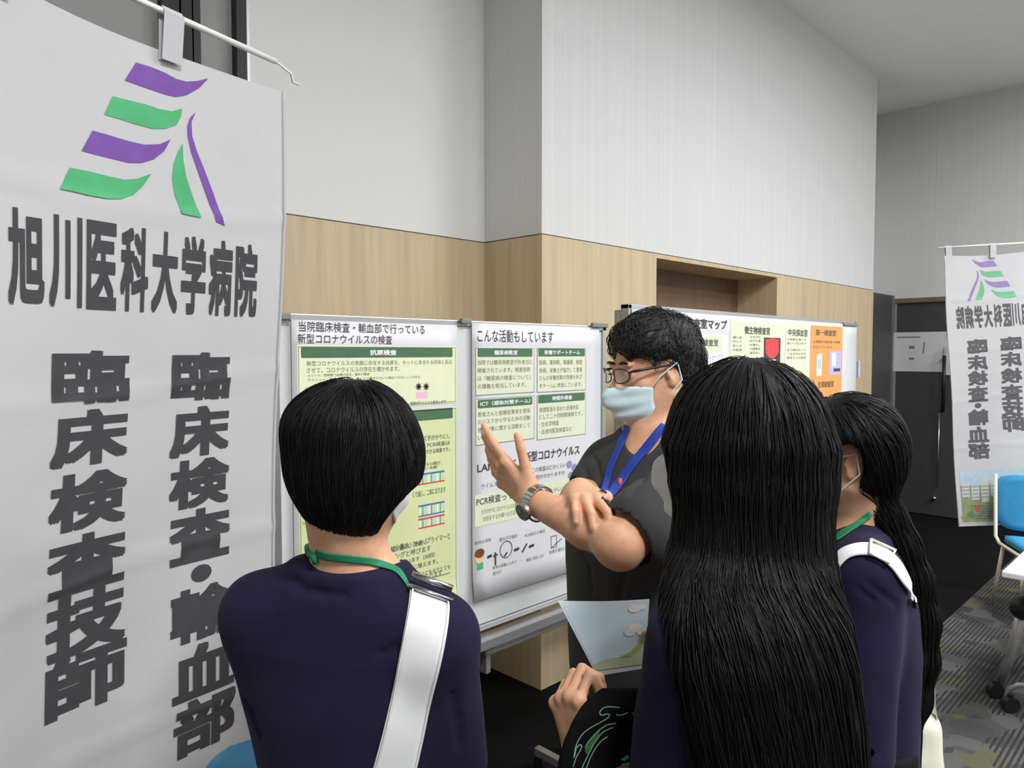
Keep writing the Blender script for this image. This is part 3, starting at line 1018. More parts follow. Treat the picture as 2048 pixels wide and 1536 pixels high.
TL2 = pix(1886, 512, 4.8)
TR2 = TL2 + np.array([0.6, 0.0, 0.035])
ban2 = banner('hanging_banner', 'smaller white banner with mirrored writing at the right, by the dark doors', TL2, TR2, np.array([0.155, 0.0, -1.8]), 1.8, True, 9, pole_left=False)
E2, BP2, W2 = ban2[0], ban2[1], ban2[2]
lg, tx, pc = banner_art(1)
f2 = lambda x, y, h: BP2(W2 - x, -y, h)
M_pback = mat('purple_dye_back', A(136, 118, 164), 0.8, 0.1, var=0.03)
M_gback = mat('green_dye_back', A(104, 164, 128), 0.8, 0.1, var=0.03)
M_kback = mat('charcoal_dye_back', A(88, 88, 90), 0.8, 0.1, var=0.03)
lg.build('emblem', [M_pback, M_gback], f2, E2, 0.03)
tx.build('lettering', M_kback, f2, E2, 0.05)
pc.build('hospital_picture', PICM, f2, E2, 0.05)
for o_ in (lg, tx, pc):
    pass
# ------------------------------------------------------------------ right-hand table and chair
M_top = mat('white_laminate', A(214, 214, 212), 0.4, 0.4, var=0.006)
M_cream = mat('cream_frame', A(205, 198, 180), 0.45, 0.35, var=0.02)
M_bluef = mat('blue_fabric', A(62, 146, 190), 0.8, 0.2, var=0.05, vscale=200, bump=0.1, bscale=600)
tw = to_world(pix(2003, 1142, 3.1))
tb_ = empty('folding_table', (tw.x, tw.y, 0))
tag(tb_, 'white topped folding table on casters at the right edge of the photo', 'table')
tz = tw.z
MB().box(0, 1.2, -0.6, 0, tz - 0.028, tz, bev=0.006).build('tabletop', M_top, tb_)
for lx in (1.06,):
    l = MB()
    l.tube([(lx, -0.3, 0.09), (lx, -0.3, tz - 0.03)], 0.024, 12)
    l.tube([(lx, -0.56, 0.075), (lx, -0.5, 0.095), (lx, -0.1, 0.095), (lx, -0.04, 0.075)], 0.018, 12)
    l.tube([(lx, -0.3, 0.30), (lx + (0.2 if lx < 1 else -0.2), -0.3, tz - 0.05)], 0.014, 10)
    lg_ = l.build('leg', M_alu, tb_, True)
    for yy in (-0.55, -0.05):
        MB().tube([(lx - 0.014, yy, 0.034), (lx + 0.014, yy, 0.034)], 0.033, 16).tube([(lx, yy, 0.05), (lx, yy, 0.08)], 0.012, 8).build('caster', M_black, lg_, False)
    MB().tube([(lx - 0.03, -0.3, tz - 0.11), (lx + 0.03, -0.3, tz - 0.11)], 0.05, 20).build('fold_joint', M_black, lg_)
_tr = Matrix.Rotation(math.radians(0), 3, 'Z')
twl = lambda px, py, D: tuple(to_world(pix(px, py, D)) - Vector((tw.x, tw.y, 0)))
jt = twl(2046, 1216, 3.30)
l = MB()
l.tube([twl(1996, 1372, 3.42), twl(2022, 1312, 3.38), jt], [0.019, 0.022, 0.024], 12)
l.tube([jt, (jt[0] + 0.10, jt[1] - 0.02, tz - 0.03)], 0.024, 12)
l.tube([jt, (jt[0] + 0.25, jt[1] - 0.25, jt[2] - 0.2), twl(2120, 1400, 3.15)], 0.02, 12)
l.tube([twl(2014, 1418, 3.31), twl(2013, 1392, 3.31), twl(2020, 1378, 3.30), twl(2036, 1370, 3.28), twl(2120, 1372, 3.2)], 0.012, 10)
lgf = l.build('leg', M_alu, tb_, True)
bm = bmesh.new()
bmesh.ops.create_uvsphere(bm, u_segments=20, v_segments=12, radius=0.055)
MB().bm(bm).build('fold_joint', M_black, lgf, True, jt)
for (cx_, cy_, D_) in ((1990, 1394, 3.40), (2020, 1434, 3.26)):
    c_ = twl(cx_, cy_, D_)
    c_ = (c_[0], c_[1], 0.036)
    MB().tube([(c_[0] - 0.012, c_[1] - 0.012, c_[2]), (c_[0] + 0.012, c_[1] + 0.012, c_[2])], 0.036, 18).tube([(c_[0], c_[1], 0.05), (c_[0], c_[1], 0.085)], 0.013, 8).build('caster', M_black, lgf)
cw = Vector((5.45, 0.76, 0))
ch_ = empty('chair', (cw.x, cw.y, 0), math.radians(-60))
tag(ch_, 'blue chair with a cream frame behind the white table', 'chair')


def shell_pad(w_, d_, t_, z0, curve, mats, name, upright=False):
    n = 10
    v, f = [], []
    for side in (0, 1):
        for j in range(n + 1):
            for i in range(n + 1):
                a, b = i / n * 2 - 1, j / n * 2 - 1
                r_ = (abs(a) ** 5 + abs(b) ** 5) ** 0.2
                m_ = max(abs(a), abs(b)) or 1
                x, y = a * (m_ / max(r_, m_)) * w_ / 2, b * (m_ / max(r_, m_)) * d_ / 2
                dep = curve * (a * a) + (t_ if side else 0) * (1 - 0.4 * m_ ** 4)
                v.append((x, y, z0 + dep) if not upright else (x, dep, z0 + y))
    for side in (0, 1):
        o_ = side * (n + 1) ** 2
        for j in range(n):
            for i in range(n):
                q = o_ + j * (n + 1) + i
                f.append((q, q + 1, q + n + 2, q + n + 1))
    o_ = (n + 1) ** 2
    rim = [i for i in range(n + 1)] + [(j + 1) * (n + 1) + n for j in range(n)] + [n * (n + 1) + n - 1 - i for i in range(n)] + [(n - 1 - j) * (n + 1) for j in range(n - 1)]
    for k in range(len(rim)):
        a, b = rim[k], rim[(k + 1) % len(rim)]
        f.append((a, b, b + o_, a + o_))
    return fix_normals(mesh_obj(name, v, f, mats, ch_, True))


shell_pad(0.44, 0.42, 0.05, 0.43, 0.015, M_bluef, 'seat')
bk = shell_pad(0.46, 0.36, 0.045, 0.68, 0.05, M_bluef, 'backrest', True)
bk.location = (0, 0.20, 0)
for sx in (-1, 1):
    l = MB()
    l.tube([(sx * 0.235, -0.2, 0.0), (sx * 0.235, -0.19, 0.40), (sx * 0.235, -0.15, 0.425), (sx * 0.235, 0.16, 0.425), (sx * 0.24, 0.215, 0.46), (sx * 0.24, 0.245, 0.86)], 0.011, 10)
    l.tube([(sx * 0.235, 0.26, 0.0), (sx * 0.235, 0.10, 0.42)], 0.011, 10)
    l.build('leg_frame', M_cream, ch_, True)

# ------------------------------------------------------------------ signed-distance bodies


class SDF:
    def __init__(s, lo, hi, h):
        s.lo = np.array(lo, float)
        s.h = h
        s.n = np.ceil((np.array(hi, float) - s.lo) / h).astype(int) + 1
        s.F = np.full(s.n, 0.5, np.float32)
        s.ax = [(s.lo[i] + np.arange(s.n[i]) * h).astype(np.float32) for i in range(3)]

    def blk(s, lo, hi):
        a = np.clip(np.floor((np.array(lo) - s.lo) / s.h).astype(int), 0, s.n)
        b = np.clip(np.ceil((np.array(hi) - s.lo) / s.h).astype(int) + 1, 0, s.n)
        if (b <= a).any():
            return None
        sl = tuple(slice(a[i], b[i]) for i in range(3))
        X = s.ax[0][sl[0]][:, None, None]
        Y = s.ax[1][sl[1]][None, :, None]
        Z = s.ax[2][sl[2]][None, None, :]
        return sl, X, Y, Z

    def put(s, sl, d, k, op='u'):
        f = s.F[sl]
        d = d.astype(np.float32)
        if op == 'u':
            if k <= 0:
                s.F[sl] = np.minimum(f, d)
            else:
                q = np.maximum(k - np.abs(f - d), 0) / k
                s.F[sl] = np.minimum(f, d) - q * q * k * 0.25
        elif op == 's':
            d = -d
            if k <= 0:
                s.F[sl] = np.maximum(f, d)
            else:
                q = np.maximum(k - np.abs(f - d), 0) / k
                s.F[sl] = np.maximum(f, d) + q * q * k * 0.25

    def cap(s, a, b, ra, rb=None, k=0.01, op='u', flat=None, fs=1.0):
        rb = ra if rb is None else rb
        a, b = np.array(a, float), np.array(b, float)
        m = max(ra, rb) + k + 3 * s.h
        q = s.blk(np.minimum(a, b) - m, np.maximum(a, b) + m)
        if q is None:
            return s
        sl, X, Y, Z = q
        px, py, pz = X - a[0], Y - a[1], Z - a[2]
        d = b - a
        L2 = max(float(d @ d), 1e-9)
        t = np.clip((px * d[0] + py * d[1] + pz * d[2]) / L2, 0, 1)
        dx, dy, dz = px - t * d[0], py - t * d[1], pz - t * d[2]
        r2 = dx * dx + dy * dy + dz * dz
        if flat is not None:
            n = np.array(flat, float)
            n = n / np.linalg.norm(n)
            c = dx * n[0] + dy * n[1] + dz * n[2]
            r2 = r2 + c * c * (1 / fs ** 2 - 1)
        D = np.sqrt(r2) - (ra + (rb - ra) * t)
        s.put(sl, D * (fs if flat is not None and fs < 1 else 1.0) if flat is not None else D, k, op)
        return s

    def chain(s, pts, rs, k=0.01, op='u'):
        for i in range(len(pts) - 1):
            s.cap(pts[i], pts[i + 1], rs[i], rs[i + 1], k, op)
        return s

    def ell(s, c, r, R=None, k=0.01, op='u', noise=None):
        c = np.array(c, float)
        r = np.array(r, float)
        m = r.max() + k + 3 * s.h
        q = s.blk(c - m, c + m)
        if q is None:
            return s
        sl, X, Y, Z = q
        px, py, pz = X - c[0], Y - c[1], Z - c[2]
        if R is not None:
            R = np.array(R)
            px, py, pz = (px * R[0, i] + py * R[1, i] + pz * R[2, i] for i in range(3))
        k0 = np.sqrt((px / r[0]) ** 2 + (py / r[1]) ** 2 + (pz / r[2]) ** 2)
        k1 = np.sqrt((px / r[0] ** 2) ** 2 + (py / r[1] ** 2) ** 2 + (pz / r[2] ** 2) ** 2) + 1e-6
        s.put(sl, k0 * (k0 - 1) / k1, k, op)
        return s

    def loft(s, secs, fd, k=0.02, op='u', p=2.3):
        """secs: (z, cx, cy, half width, half depth) from low to high; fd faces ahead"""
        S = np.array(sorted(secs))
        m = S[:, 3:].max() + k + 3 * s.h
        q = s.blk([S[:, 1].min() - m, S[:, 2].min() - m, S[0, 0] - k], [S[:, 1].max() + m, S[:, 2].max() + m, S[-1, 0] + k])
        if q is None:
            return s
        sl, X, Y, Z = q
        z = Z.ravel()
        I = [np.interp(z, S[:, 0], S[:, i])[None, None, :] for i in range(1, 5)]
        fx, fy = fd
        dx, dy = X - I[0], Y - I[1]
        u, v = dx * fy - dy * fx, dx * fx + dy * fy
        g = (np.abs(u / I[2]) ** p + np.abs(v / I[3]) ** p) ** (1 / p)
        d = (g - 1) * np.minimum(I[2], I[3])
        d = np.maximum(d, np.maximum(Z - S[-1, 0], S[0, 0] - Z))
        s.put(sl, d, k, op)
        return s

    def ripple(s, amp, freq, seed, zr=None):
        rg = np.random.RandomState(seed)
        X, Y, Z = s.ax[0][:, None, None], s.ax[1][None, :, None], s.ax[2][None, None, :]
        n = 0
        for _ in range(5):
            d = rg.randn(3)
            d = d / np.linalg.norm(d) * freq * (0.6 + rg.rand())
            n = n + np.sin(X * d[0] + Y * d[1] + Z * d[2] + rg.rand() * 6)
        s.F += (amp / 2.5 * n).astype(np.float32)
        return s

    def groove(s, lines, r=0.002, k=0.010, op='s'):
        for ln in lines:
            pts = [q for q in (s.hit(x, y) for x, y in ln) if q is not None]
            for i in range(len(pts) - 1):
                if np.linalg.norm(pts[i] - pts[i + 1]) < 0.15:
                    s.cap(pts[i], pts[i + 1], r, r, k, op)
        return s

    def sample(s, P):
        q = (P - s.lo) / s.h
        q = np.clip(q, 0, np.array(s.n) - 1.001)
        i = q.astype(int)
        f = q - i
        o = 0
        for dx in (0, 1):
            for dy in (0, 1):
                for dz in (0, 1):
                    wgt = (f[:, 0] if dx else 1 - f[:, 0]) * (f[:, 1] if dy else 1 - f[:, 1]) * (f[:, 2] if dz else 1 - f[:, 2])
                    o = o + wgt * s.F[i[:, 0] + dx, i[:, 1] + dy, i[:, 2] + dz]
        return o

    def grad(s, P):
        e = s.h
        g = np.stack([s.sample(P + d) - s.sample(P - d) for d in np.eye(3) * e], 1)
        return g / (np.linalg.norm(g, axis=1, keepdims=True) + 1e-9)

    def hit(s, px, py, d0=0.5, d1=2.4):
        r = ray(px, py)
        D = np.arange(d0, d1, 0.002)
        P = np.stack([r[0] * D, D, CAM_H + r[2] * D], 1)
        inside = (P >= s.lo).all(1) & (P <= s.lo + (s.n - 1) * s.h).all(1)
        v = np.where(inside, s.sample(P), 1)
        j = np.argmax(v < 0)
        if v[j] >= 0:
            return None
        return P[j]

    def mesh(s, smooth=2):
        F = s.F
        nx, ny, nz = F.shape
        S = F < 0
        cnt = np.zeros((nx - 1, ny - 1, nz - 1), np.int8)
        for dx in (0, 1):
            for dy in (0, 1):
                for dz in (0, 1):
                    cnt += S[dx:nx - 1 + dx, dy:ny - 1 + dy, dz:nz - 1 + dz]
        I = np.argwhere((cnt > 0) & (cnt < 8))
        idx = np.full(cnt.shape, -1, np.int32)
        idx[I[:, 0], I[:, 1], I[:, 2]] = np.arange(len(I))
        acc = np.zeros((len(I), 3))
        num = np.zeros(len(I))
        C = {}
        for dx in (0, 1):
            for dy in (0, 1):
                for dz in (0, 1):
                    C[dx, dy, dz] = F[I[:, 0] + dx, I[:, 1] + dy, I[:, 2] + dz]
        for ax in range(3):
            for u in (0, 1):
                for v in (0, 1):
                    a = [0, 0, 0]
                    o1, o2 = [i for i in range(3) if i != ax]
                    a[o1], a[o2] = u, v
                    b = list(a)
                    b[ax] = 1
                    fa, fb = C[tuple(a)], C[tuple(b)]
                    m = (fa < 0) != (fb < 0)
                    t = np.where(m, fa / np.where(m, fa - fb, 1), 0)
                    pt = np.zeros((len(I), 3))
                    pt[:, o1], pt[:, o2] = u, v
                    pt[:, ax] = t
                    acc += pt * m[:, None]
                    num += m
        V = (I + acc / np.maximum(num, 1)[:, None]) * s.h + s.lo
        Q = []
        for ax in range(3):
            o1, o2 = [(1, 2), (2, 0), (0, 1)][ax]
            sa = [slice(1, -1)] * 3
            sb = [slice(1, -1)] * 3
            sa[ax] = slice(0, -1)
            sb[ax] = slice(1, None)
            d = S[tuple(sa)].astype(np.int8) - S[tuple(sb)].astype(np.int8)
            E = np.argwhere(d != 0)
            sg = d[E[:, 0], E[:, 1], E[:, 2]]
            E = E + 1
            E[:, ax] -= 1
            q = []
            for u, v in ((0, 0), (-1, 0), (-1, -1), (0, -1)):
                e = E.copy()
                e[:, o1] += u
                e[:, o2] += v
                q.append(idx[e[:, 0], e[:, 1], e[:, 2]])
            q = np.stack(q, 1)
            q[sg < 0] = q[sg < 0][:, ::-1]
            Q.append(q)
        Q = np.concatenate(Q)
        Q = Q[(Q >= 0).all(1)]
        if smooth:
            e = np.concatenate([Q[:, [0, 1]], Q[:, [1, 2]], Q[:, [2, 3]], Q[:, [3, 0]]])
            for it in range(smooth):
                sm = np.zeros_like(V)
                c = np.zeros(len(V))
                for j in range(3):
                    sm[:, j] = np.bincount(e[:, 0], V[e[:, 1], j], len(V)) + np.bincount(e[:, 1], V[e[:, 0], j], len(V))
                c = np.bincount(e[:, 0], minlength=len(V)) + np.bincount(e[:, 1], minlength=len(V))
                V = V * 0.5 + 0.5 * sm / np.maximum(c, 1)[:, None]
        return V, Q


def np_obj(name, V, Q, m, parent, smooth=True):
    me = bpy.data.meshes.new(name)
    me.vertices.add(len(V))
    me.vertices.foreach_set('co', np.ascontiguousarray(V, np.float32).ravel())
    k = Q.shape[1]
    me.loops.add(len(Q) * k)
    me.loops.foreach_set('vertex_index', np.ascontiguousarray(Q, np.int32).ravel())
    me.polygons.add(len(Q))
    me.polygons.foreach_set('loop_start', np.arange(0, len(Q) * k, k, dtype=np.int32))
    me.polygons.foreach_set('loop_total', np.full(len(Q), k, np.int32))
    me.materials.append(m)
    me.update(calc_edges=True)
    me.validate()
    if smooth:
        me.polygons.foreach_set('use_smooth', [True] * len(me.polygons))
    o = bpy.data.objects.new(name, me)
    COL.objects.link(o)
    return glue(o, parent)


def unit(v):
    v = np.array(v, float)
    return v / np.linalg.norm(v)


def head_axes(fd, pitch=0.0, roll=0.0):
    f = np.array([fd[0], fd[1], 0.0])
    f /= np.linalg.norm(f)
    z = np.array([0, 0, 1.0])
    r = np.cross(f, z)
    f2 = f * math.cos(pitch) - z * math.sin(pitch)
    u2 = z * math.cos(pitch) + f * math.sin(pitch)
    r2 = r * math.cos(roll) + u2 * math.sin(roll)
    u3 = u2 * math.cos(roll) - r * math.sin(roll)
    return np.stack([r2, f2, u3], 1)


def head(s, c, R, sc=1.0, female=False):
    T = lambda x, y, z: c + R @ (np.array([x, y, z]) * sc)
    E = lambda p, r, k=0.012, op='u': s.ell(T(*p), np.array(r) * sc, R, k * sc, op)
    E((0, -0.012, 0.032), (0.074, 0.094, 0.082))
    E((0, 0.020, -0.02), (0.064, 0.070, 0.080), 0.02)
    E((0, 0.046, -0.060), (0.046, 0.042, 0.052), 0.02)
    E((0, 0.070, -0.098), (0.022, 0.018, 0.016), 0.02)
    for x in (-1, 1):
        s.cap(T(x * 0.056, 0.004, -0.058), T(x * 0.018, 0.066, -0.100), 0.016 * sc, 0.014 * sc, 0.025)
        E((x * 0.040, 0.062, -0.026), (0.020, 0.018, 0.018), 0.02)
        E((x * 0.032, 0.094, 0.004), (0.017, 0.012, 0.010), 0.010, 's')
        E((x * 0.031, 0.078, 0.003), (0.0125, 0.0125, 0.0125), 0.004)
        E((x * 0.030, 0.082, 0.024), (0.022, 0.010, 0.007), 0.012)
        # ear
        o = T(x * 0.075, -0.008, -0.008)
        Re = R @ np.array(Matrix.Rotation(x * math.radians(-22), 3, 'Z'))
        s.ell(o, np.array([0.009, 0.019, 0.032]) * sc, Re, 0.006)
        s.ell(T(x * 0.083, 0.000, -0.002), np.array([0.007, 0.011, 0.019]) * sc, Re, 0.005, 's')
        s.ell(T(x * 0.077, 0.006, -0.012), np.array([0.006, 0.005, 0.007]) * sc, Re, 0.004)
        s.ell(T(x * 0.076, 0.000, -0.034), np.array([0.007, 0.009, 0.009]) * sc, Re, 0.006)
    s.cap(T(0, 0.086, 0.010), T(0, 0.107, -0.028), 0.008 * sc, 0.013 * sc, 0.012)
    for x in (-1, 1):
        E((x * 0.012, 0.096, -0.032), (0.009, 0.011, 0.008), 0.008)
    E((0, 0.087, -0.060), (0.024, 0.012, 0.006), 0.006)
    E((0, 0.085, -0.070), (0.021, 0.012, 0.006), 0.006)
    return T


def hand(s, wpt, F, N, left, curl=(20, 20, 20, 20), spread=6.0, thumb=(0.6, 0.75, 0.15), tcurl=15, sc=1.0, cm=(0.8, 1.2, 0.8)):
    """wpt wrist centre, F towards the fingers, N out of the palm"""
    F = unit(F)
    N = unit(np.array(N, float) - F * np.dot(N, F))
    T = np.cross(N, F) if left else np.cross(F, N)
    wpt = np.array(wpt, float)
    offs = [0.030, 0.010, -0.011, -0.030]
    blen = [0.090, 0.095, 0.090, 0.080]
    segs = [(0.044, 0.026, 0.022), (0.049, 0.030, 0.023), (0.045, 0.028, 0.022), (0.035, 0.021, 0.019)]
    rad = [0.0092, 0.0095, 0.0090, 0.0078]
    # palm
    for i in range(4):
        b = wpt + (F * blen[i] + T * offs[i]) * sc
        s.cap(wpt + (F * 0.012 + T * offs[i] * 0.55) * sc, b, 0.0155 * sc, 0.0115 * sc, 0.012)
    s.ell(wpt + (F * 0.035 + T * 0.022 + N * 0.012) * sc, np.array([0.020, 0.030, 0.014]) * sc, np.stack([T, F, N], 1), 0.012)
    s.ell(wpt + (F * 0.040 - T * 0.020 + N * 0.010) * sc, np.array([0.014, 0.030, 0.013]) * sc, np.stack([T, F, N], 1), 0.012)
    tips = []
    for i in range(4):
        a = math.radians(spread * (1.5 - i))
        d = F * math.cos(a) + T * math.sin(a)
        p = wpt + (F * blen[i] + T * offs[i]) * sc
        s.ell(p - N * 0.004 * sc, np.array([0.0105, 0.0105, 0.0105]) * sc, None, 0.006)
        ang = 0
        for j, L in enumerate(segs[i]):
            ang += math.radians(curl[i] * cm[j])
            q = p + (d * math.cos(ang) + N * math.sin(ang)) * L * sc
            s.cap(p, q, rad[i] * (1, .92, .84)[j] * sc, rad[i] * (.92, .84, .70)[j] * sc, 0.0025)
            p = q
        tips.append(p)
    p = wpt + (F * 0.022 + T * 0.020 + N * 0.006) * sc
    d = unit(F * thumb[0] + T * thumb[1] + N * thumb[2])
    bend = unit(F - d * np.dot(F, d))
    ang = 0
    for j, L in enumerate((0.042, 0.034, 0.028)):
        q = p + (d * math.cos(ang) + bend * math.sin(ang)) * L * sc
        s.cap(p, q, (0.0145, 0.0108, 0.0098)[j] * sc, (0.0112, 0.0098, 0.0075)[j] * sc, 0.008 if j == 0 else 0.003)
        ang += math.radians(tcurl)
        p = q
    tips.append(p)
    return tips


def strands(s, roots, want, steps, ds, rad, off, seed, free_z=None, jit=0.15, zend=None):
    """hair strands following the surface of s; want(P) gives the wished direction"""
    rg = np.random.RandomState(seed)
    P = roots.copy()
    n = len(P)
    path = [P.copy()]
    offs = off * (0.3 + rg.rand(n))
    tw = rg.randn(n, 3) * jit
    for k in range(steps):
        g = s.grad(P)
        d = want(P) + tw
        d = d - g * (d * g).sum(1, keepdims=True)
        nd = np.linalg.norm(d, axis=1, keepdims=True)
        d = d / np.maximum(nd, 1e-6)
        free = np.zeros(n, bool) if free_z is None else P[:, 2] < free_z
        d[free] = unit(np.array([0, 0, -1.0])) + tw[free] * 0.6
        Pn = P + d * ds
        f = s.sample(Pn)
        gn = s.grad(Pn)
        corr = gn * (f - offs)[:, None]
        corr[free] = 0
        Pn = Pn - np.clip(corr, -0.02, 0.02)
        if zend is not None:
            stop = Pn[:, 2] < zend
            Pn[stop] = P[stop] + (Pn[stop] - P[stop]) * 0.02
        P = Pn
        path.append(P.copy())
    A_ = np.stack(path, 1)
    m = steps + 1
    tang = np.gradient(A_, axis=1)
    tang /= np.linalg.norm(tang, axis=2, keepdims=True) + 1e-9
    side = np.cross(tang, rg.randn(n, 1, 3))
    side /= np.linalg.norm(side, axis=2, keepdims=True) + 1e-9
    bi = np.cross(tang, side)
    prof = np.interp(np.arange(m) / (m - 1), [0, 0.1, 0.75, 1], [0.4, 1, 0.9, 0.1])
    r_ = (rad * (0.6 + 0.8 * rg.rand(n)))[:, None, None] * prof[None, :, None]
    V = np.stack([A_ + (side * math.cos(a) + bi * math.sin(a)) * r_ for a in (0, 2.094, 4.189)], 2)
    V = V.reshape(-1, 3)
    base = (np.arange(n)[:, None] * m + np.arange(m - 1)[None, :]).ravel() * 3
    Q = []
    for k in range(3):
        k2 = (k + 1) % 3
        Q.append(np.stack([base + k, base + k2, base + 3 + k2, base + 3 + k], 1))
    return V, np.concatenate(Q)


def join_np(parts):
    Vs, Qs, n = [], [], 0
    for V, Q in parts:
        Vs.append(V)
        Qs.append(Q + n)
        n += len(V)
    return np.concatenate(Vs), np.concatenate(Qs)


# ------------------------------------------------------------------ materials of the people
M_skin = mat('skin', A(208, 160, 128), 0.5, 0.35, var=0.05, vscale=45, sss=0.25, bump=0.06, bscale=350)
M_hair = mat('black_hair', A(19, 18, 18), 0.5, 0.2, var=0.15, vscale=160, stretch=(1, 1, 0.12), bump=0.15, bscale=420)
M_hairg = mat('greying_black_hair', A(38, 37, 37), 0.5, 0.4, var=0.35, vscale=220, bump=0.15, bscale=420)
M_navy = mat('navy_jersey', A(33, 30, 52), 0.9, 0.1, var=0.05, vscale=12, bump=0.12, bscale=900, sheen=0.03)
M_scrub = mat('charcoal_scrub', A(60, 60, 61), 0.85, 0.15, var=0.04, vscale=14, bump=0.12, bscale=900, sheen=0.03)
M_trous = mat('black_trousers', A(24, 24, 26), 0.9, 0.1, var=0.05, vscale=14)
M_shoe = mat('black_shoe', A(22, 22, 22), 0.4, 0.4, var=0.03)
M_maskw = mat('white_mask', A(226, 226, 224), 0.85, 0.1, var=0.01, bump=0.04, bscale=500)
M_maskb = mat('pale_blue_mask', A(198, 220, 224), 0.85, 0.1, var=0.02, bump=0.04, bscale=500)
M_strap = mat('white_strap', A(240, 240, 238), 0.55, 0.3, var=0.008, vscale=20)
M_creamstrap = mat('cream_strap', A(216, 214, 196), 0.55, 0.3, var=0.02, vscale=20)
M_lanyg = mat('green_lanyard', A(34, 122, 84), 0.6, 0.3, var=0.05, vscale=300)
M_lanyb = mat('blue_lanyard', A(36, 62, 150), 0.6, 0.3, var=0.08, vscale=300)
M_glass = mat('clear_lens', (0.95, 0.97, 0.98, 1), 0.03, 0.5, trans=1.0, var=0.0)


def mask_mesh(T, sc, mats, parent, c, name='face_mask', bulge=1.0, z0=0.004, zh=0.118):
    nu, nv = 28, 18
    v, f = [], []
    for j in range(nv + 1):
        q = j / nv                                  # 0 nose bridge .. 1 under the chin
        for i in range(nu + 1):
            u = i / nu * 2 - 1
            th = u * math.radians(78)
            z = z0 - zh * q
            nose = math.exp(-(u / 0.28) ** 2)
            rad = 0.078 + 0.012 * math.sin(math.pi * min(q * 1.1, 1)) * bulge
            yy = 0.022 + math.cos(th) * rad + nose * (0.024 * math.exp(-((q - 0.22) / 0.25) ** 2) + 0.006) - 0.030 * max(0, q - 0.72) / 0.28 * math.cos(th)
            xx = math.sin(th) * (0.068 - 0.010 * q)
            edge = abs(u) ** 3
            z -= edge * (0.014 - 0.040 * q)
            pl = 0.0030 * math.sin(q * 3 * 2 * math.pi) * (1 - edge)
            v.append(T(xx, yy + pl, z))
    for j in range(nv):
        for i in range(nu):
            a = j * (nu + 1) + i
            f.append((a, a + 1, a + nu + 2, a + nu + 1))
    o = mesh_obj(name, np.array(v), f, mats, parent, True)
    md = o.modifiers.new('thick', 'SOLIDIFY')
    md.thickness = 0.002
    md.offset = 0
    lp = MB()
    for sx in (-1, 1):
        e = 1 if sx > 0 else 0
        top = v[0 * (nu + 1) + (nu if e else 0)]
        low = v[nv * (nu + 1) + (nu if e else 0)]
        ear = T(sx * 0.086, -0.022, 0.010)
        ear2 = T(sx * 0.086, -0.026, -0.030)
        lp.tube([tuple(top), tuple((top * 0.5 + T(sx * 0.082, 0.0, 0.012) * 0.5)), tuple(ear), tuple(ear2), tuple(low * 0.5 + T(sx * 0.078, -0.002, -0.050) * 0.5), tuple(low)], 0.0016, 6)
    lp.build('ear_loop', mats, o, True)
    return o


def skeleton_arm(s, sh, el, wr, r=(0.046, 0.040, 0.038, 0.026), k=0.02):
    s.cap(sh, el, r[0], r[1], k)
    mid = np.array(el) * 0.65 + np.array(wr) * 0.35
    s.cap(el, mid, r[2], r[2] * 1.02, k)
    s.cap(mid, wr, r[2] * 1.02, r[3], k)


def legs(par, base, fd, hip_z, hw, m_tr=None):
    """trousers and shoes, below the picture"""
    fx, fy = fd
    rt = np.array([fy, -fx, 0])
    fw = np.array([fx, fy, 0])
    b = np.array([base[0], base[1], 0.0])
    s = SDF(b + [-0.32, -0.32, 0.0], b + [0.32, 0.32, hip_z + 0.12], 0.008)
    s.loft([(hip_z - 0.14, b[0], b[1], hw * 0.98, 0.11), (hip_z + 0.1, b[0], b[1], hw * 0.95, 0.105)], fd, 0.03)
    for sx in (-1, 1):
        h = b + rt * sx * 0.085 + [0, 0, hip_z - 0.06]
        kn = b + rt * sx * 0.09 + [0, 0, hip_z * 0.53]
        an = b + rt * sx * 0.095 + [0, 0, 0.06]
        s.cap(h, kn, 0.088, 0.065, 0.03)
        s.cap(kn, an, 0.065, 0.052, 0.03)
    V, Q = s.mesh(2)
    np_obj('trousers', V - b, Q, m_tr or M_trous, par)
    for sx in (-1, 1):
        s2 = SDF(b + rt * sx * 0.095 + [-0.2, -0.2, 0.0], b + rt * sx * 0.095 + [0.2, 0.2, 0.14], 0.007)
        o = b + rt * sx * 0.095
        s2.cap(o + [0, 0, 0.045] - fw * 0.05, o + fw * 0.13 + [0, 0, 0.035], 0.040, 0.034, 0.02)
        s2.cap(o + [0, 0, 0.05], o + [0, 0, 0.10], 0.046, 0.044, 0.02)
        V, Q = s2.mesh(2)
        V[:, 2] = np.maximum(V[:, 2], 0.001)
        np_obj('shoe', V - b, Q, M_shoe, par)


def person(name, label, base):
    e = empty(name, to_world((base[0], base[1], 0)), math.radians(-45))
    tag(e, label, 'person')
    return e


def strap_rows(s, rows, lift=0.003):
    """rows of (left px, left py, right px, right py) on surface s -> edge polylines"""
    L, R, N = [], [], []
    last = None
    for (lx, ly, rx, ry) in rows:
        a, b = s.hit(lx, ly), s.hit(rx, ry)
        if a is None and b is None:
            if last is None:
                continue
            a = pix(lx, ly, last)
            b = pix(rx, ry, last)
        elif a is None:
            a = pix(lx, ly, b[1])
        elif b is None:
            b = pix(rx, ry, a[1])
        last = (a[1] + b[1]) / 2
        n = s.grad(np.array([(a + b) / 2]))[0]
        L.append(a + n * lift)
        R.append(b + n * lift)
        N.append(n)
    L, R, N = np.array(L), np.array(R), np.array(N)
    return L, R, N / np.linalg.norm(N, axis=1, keepdims=True)


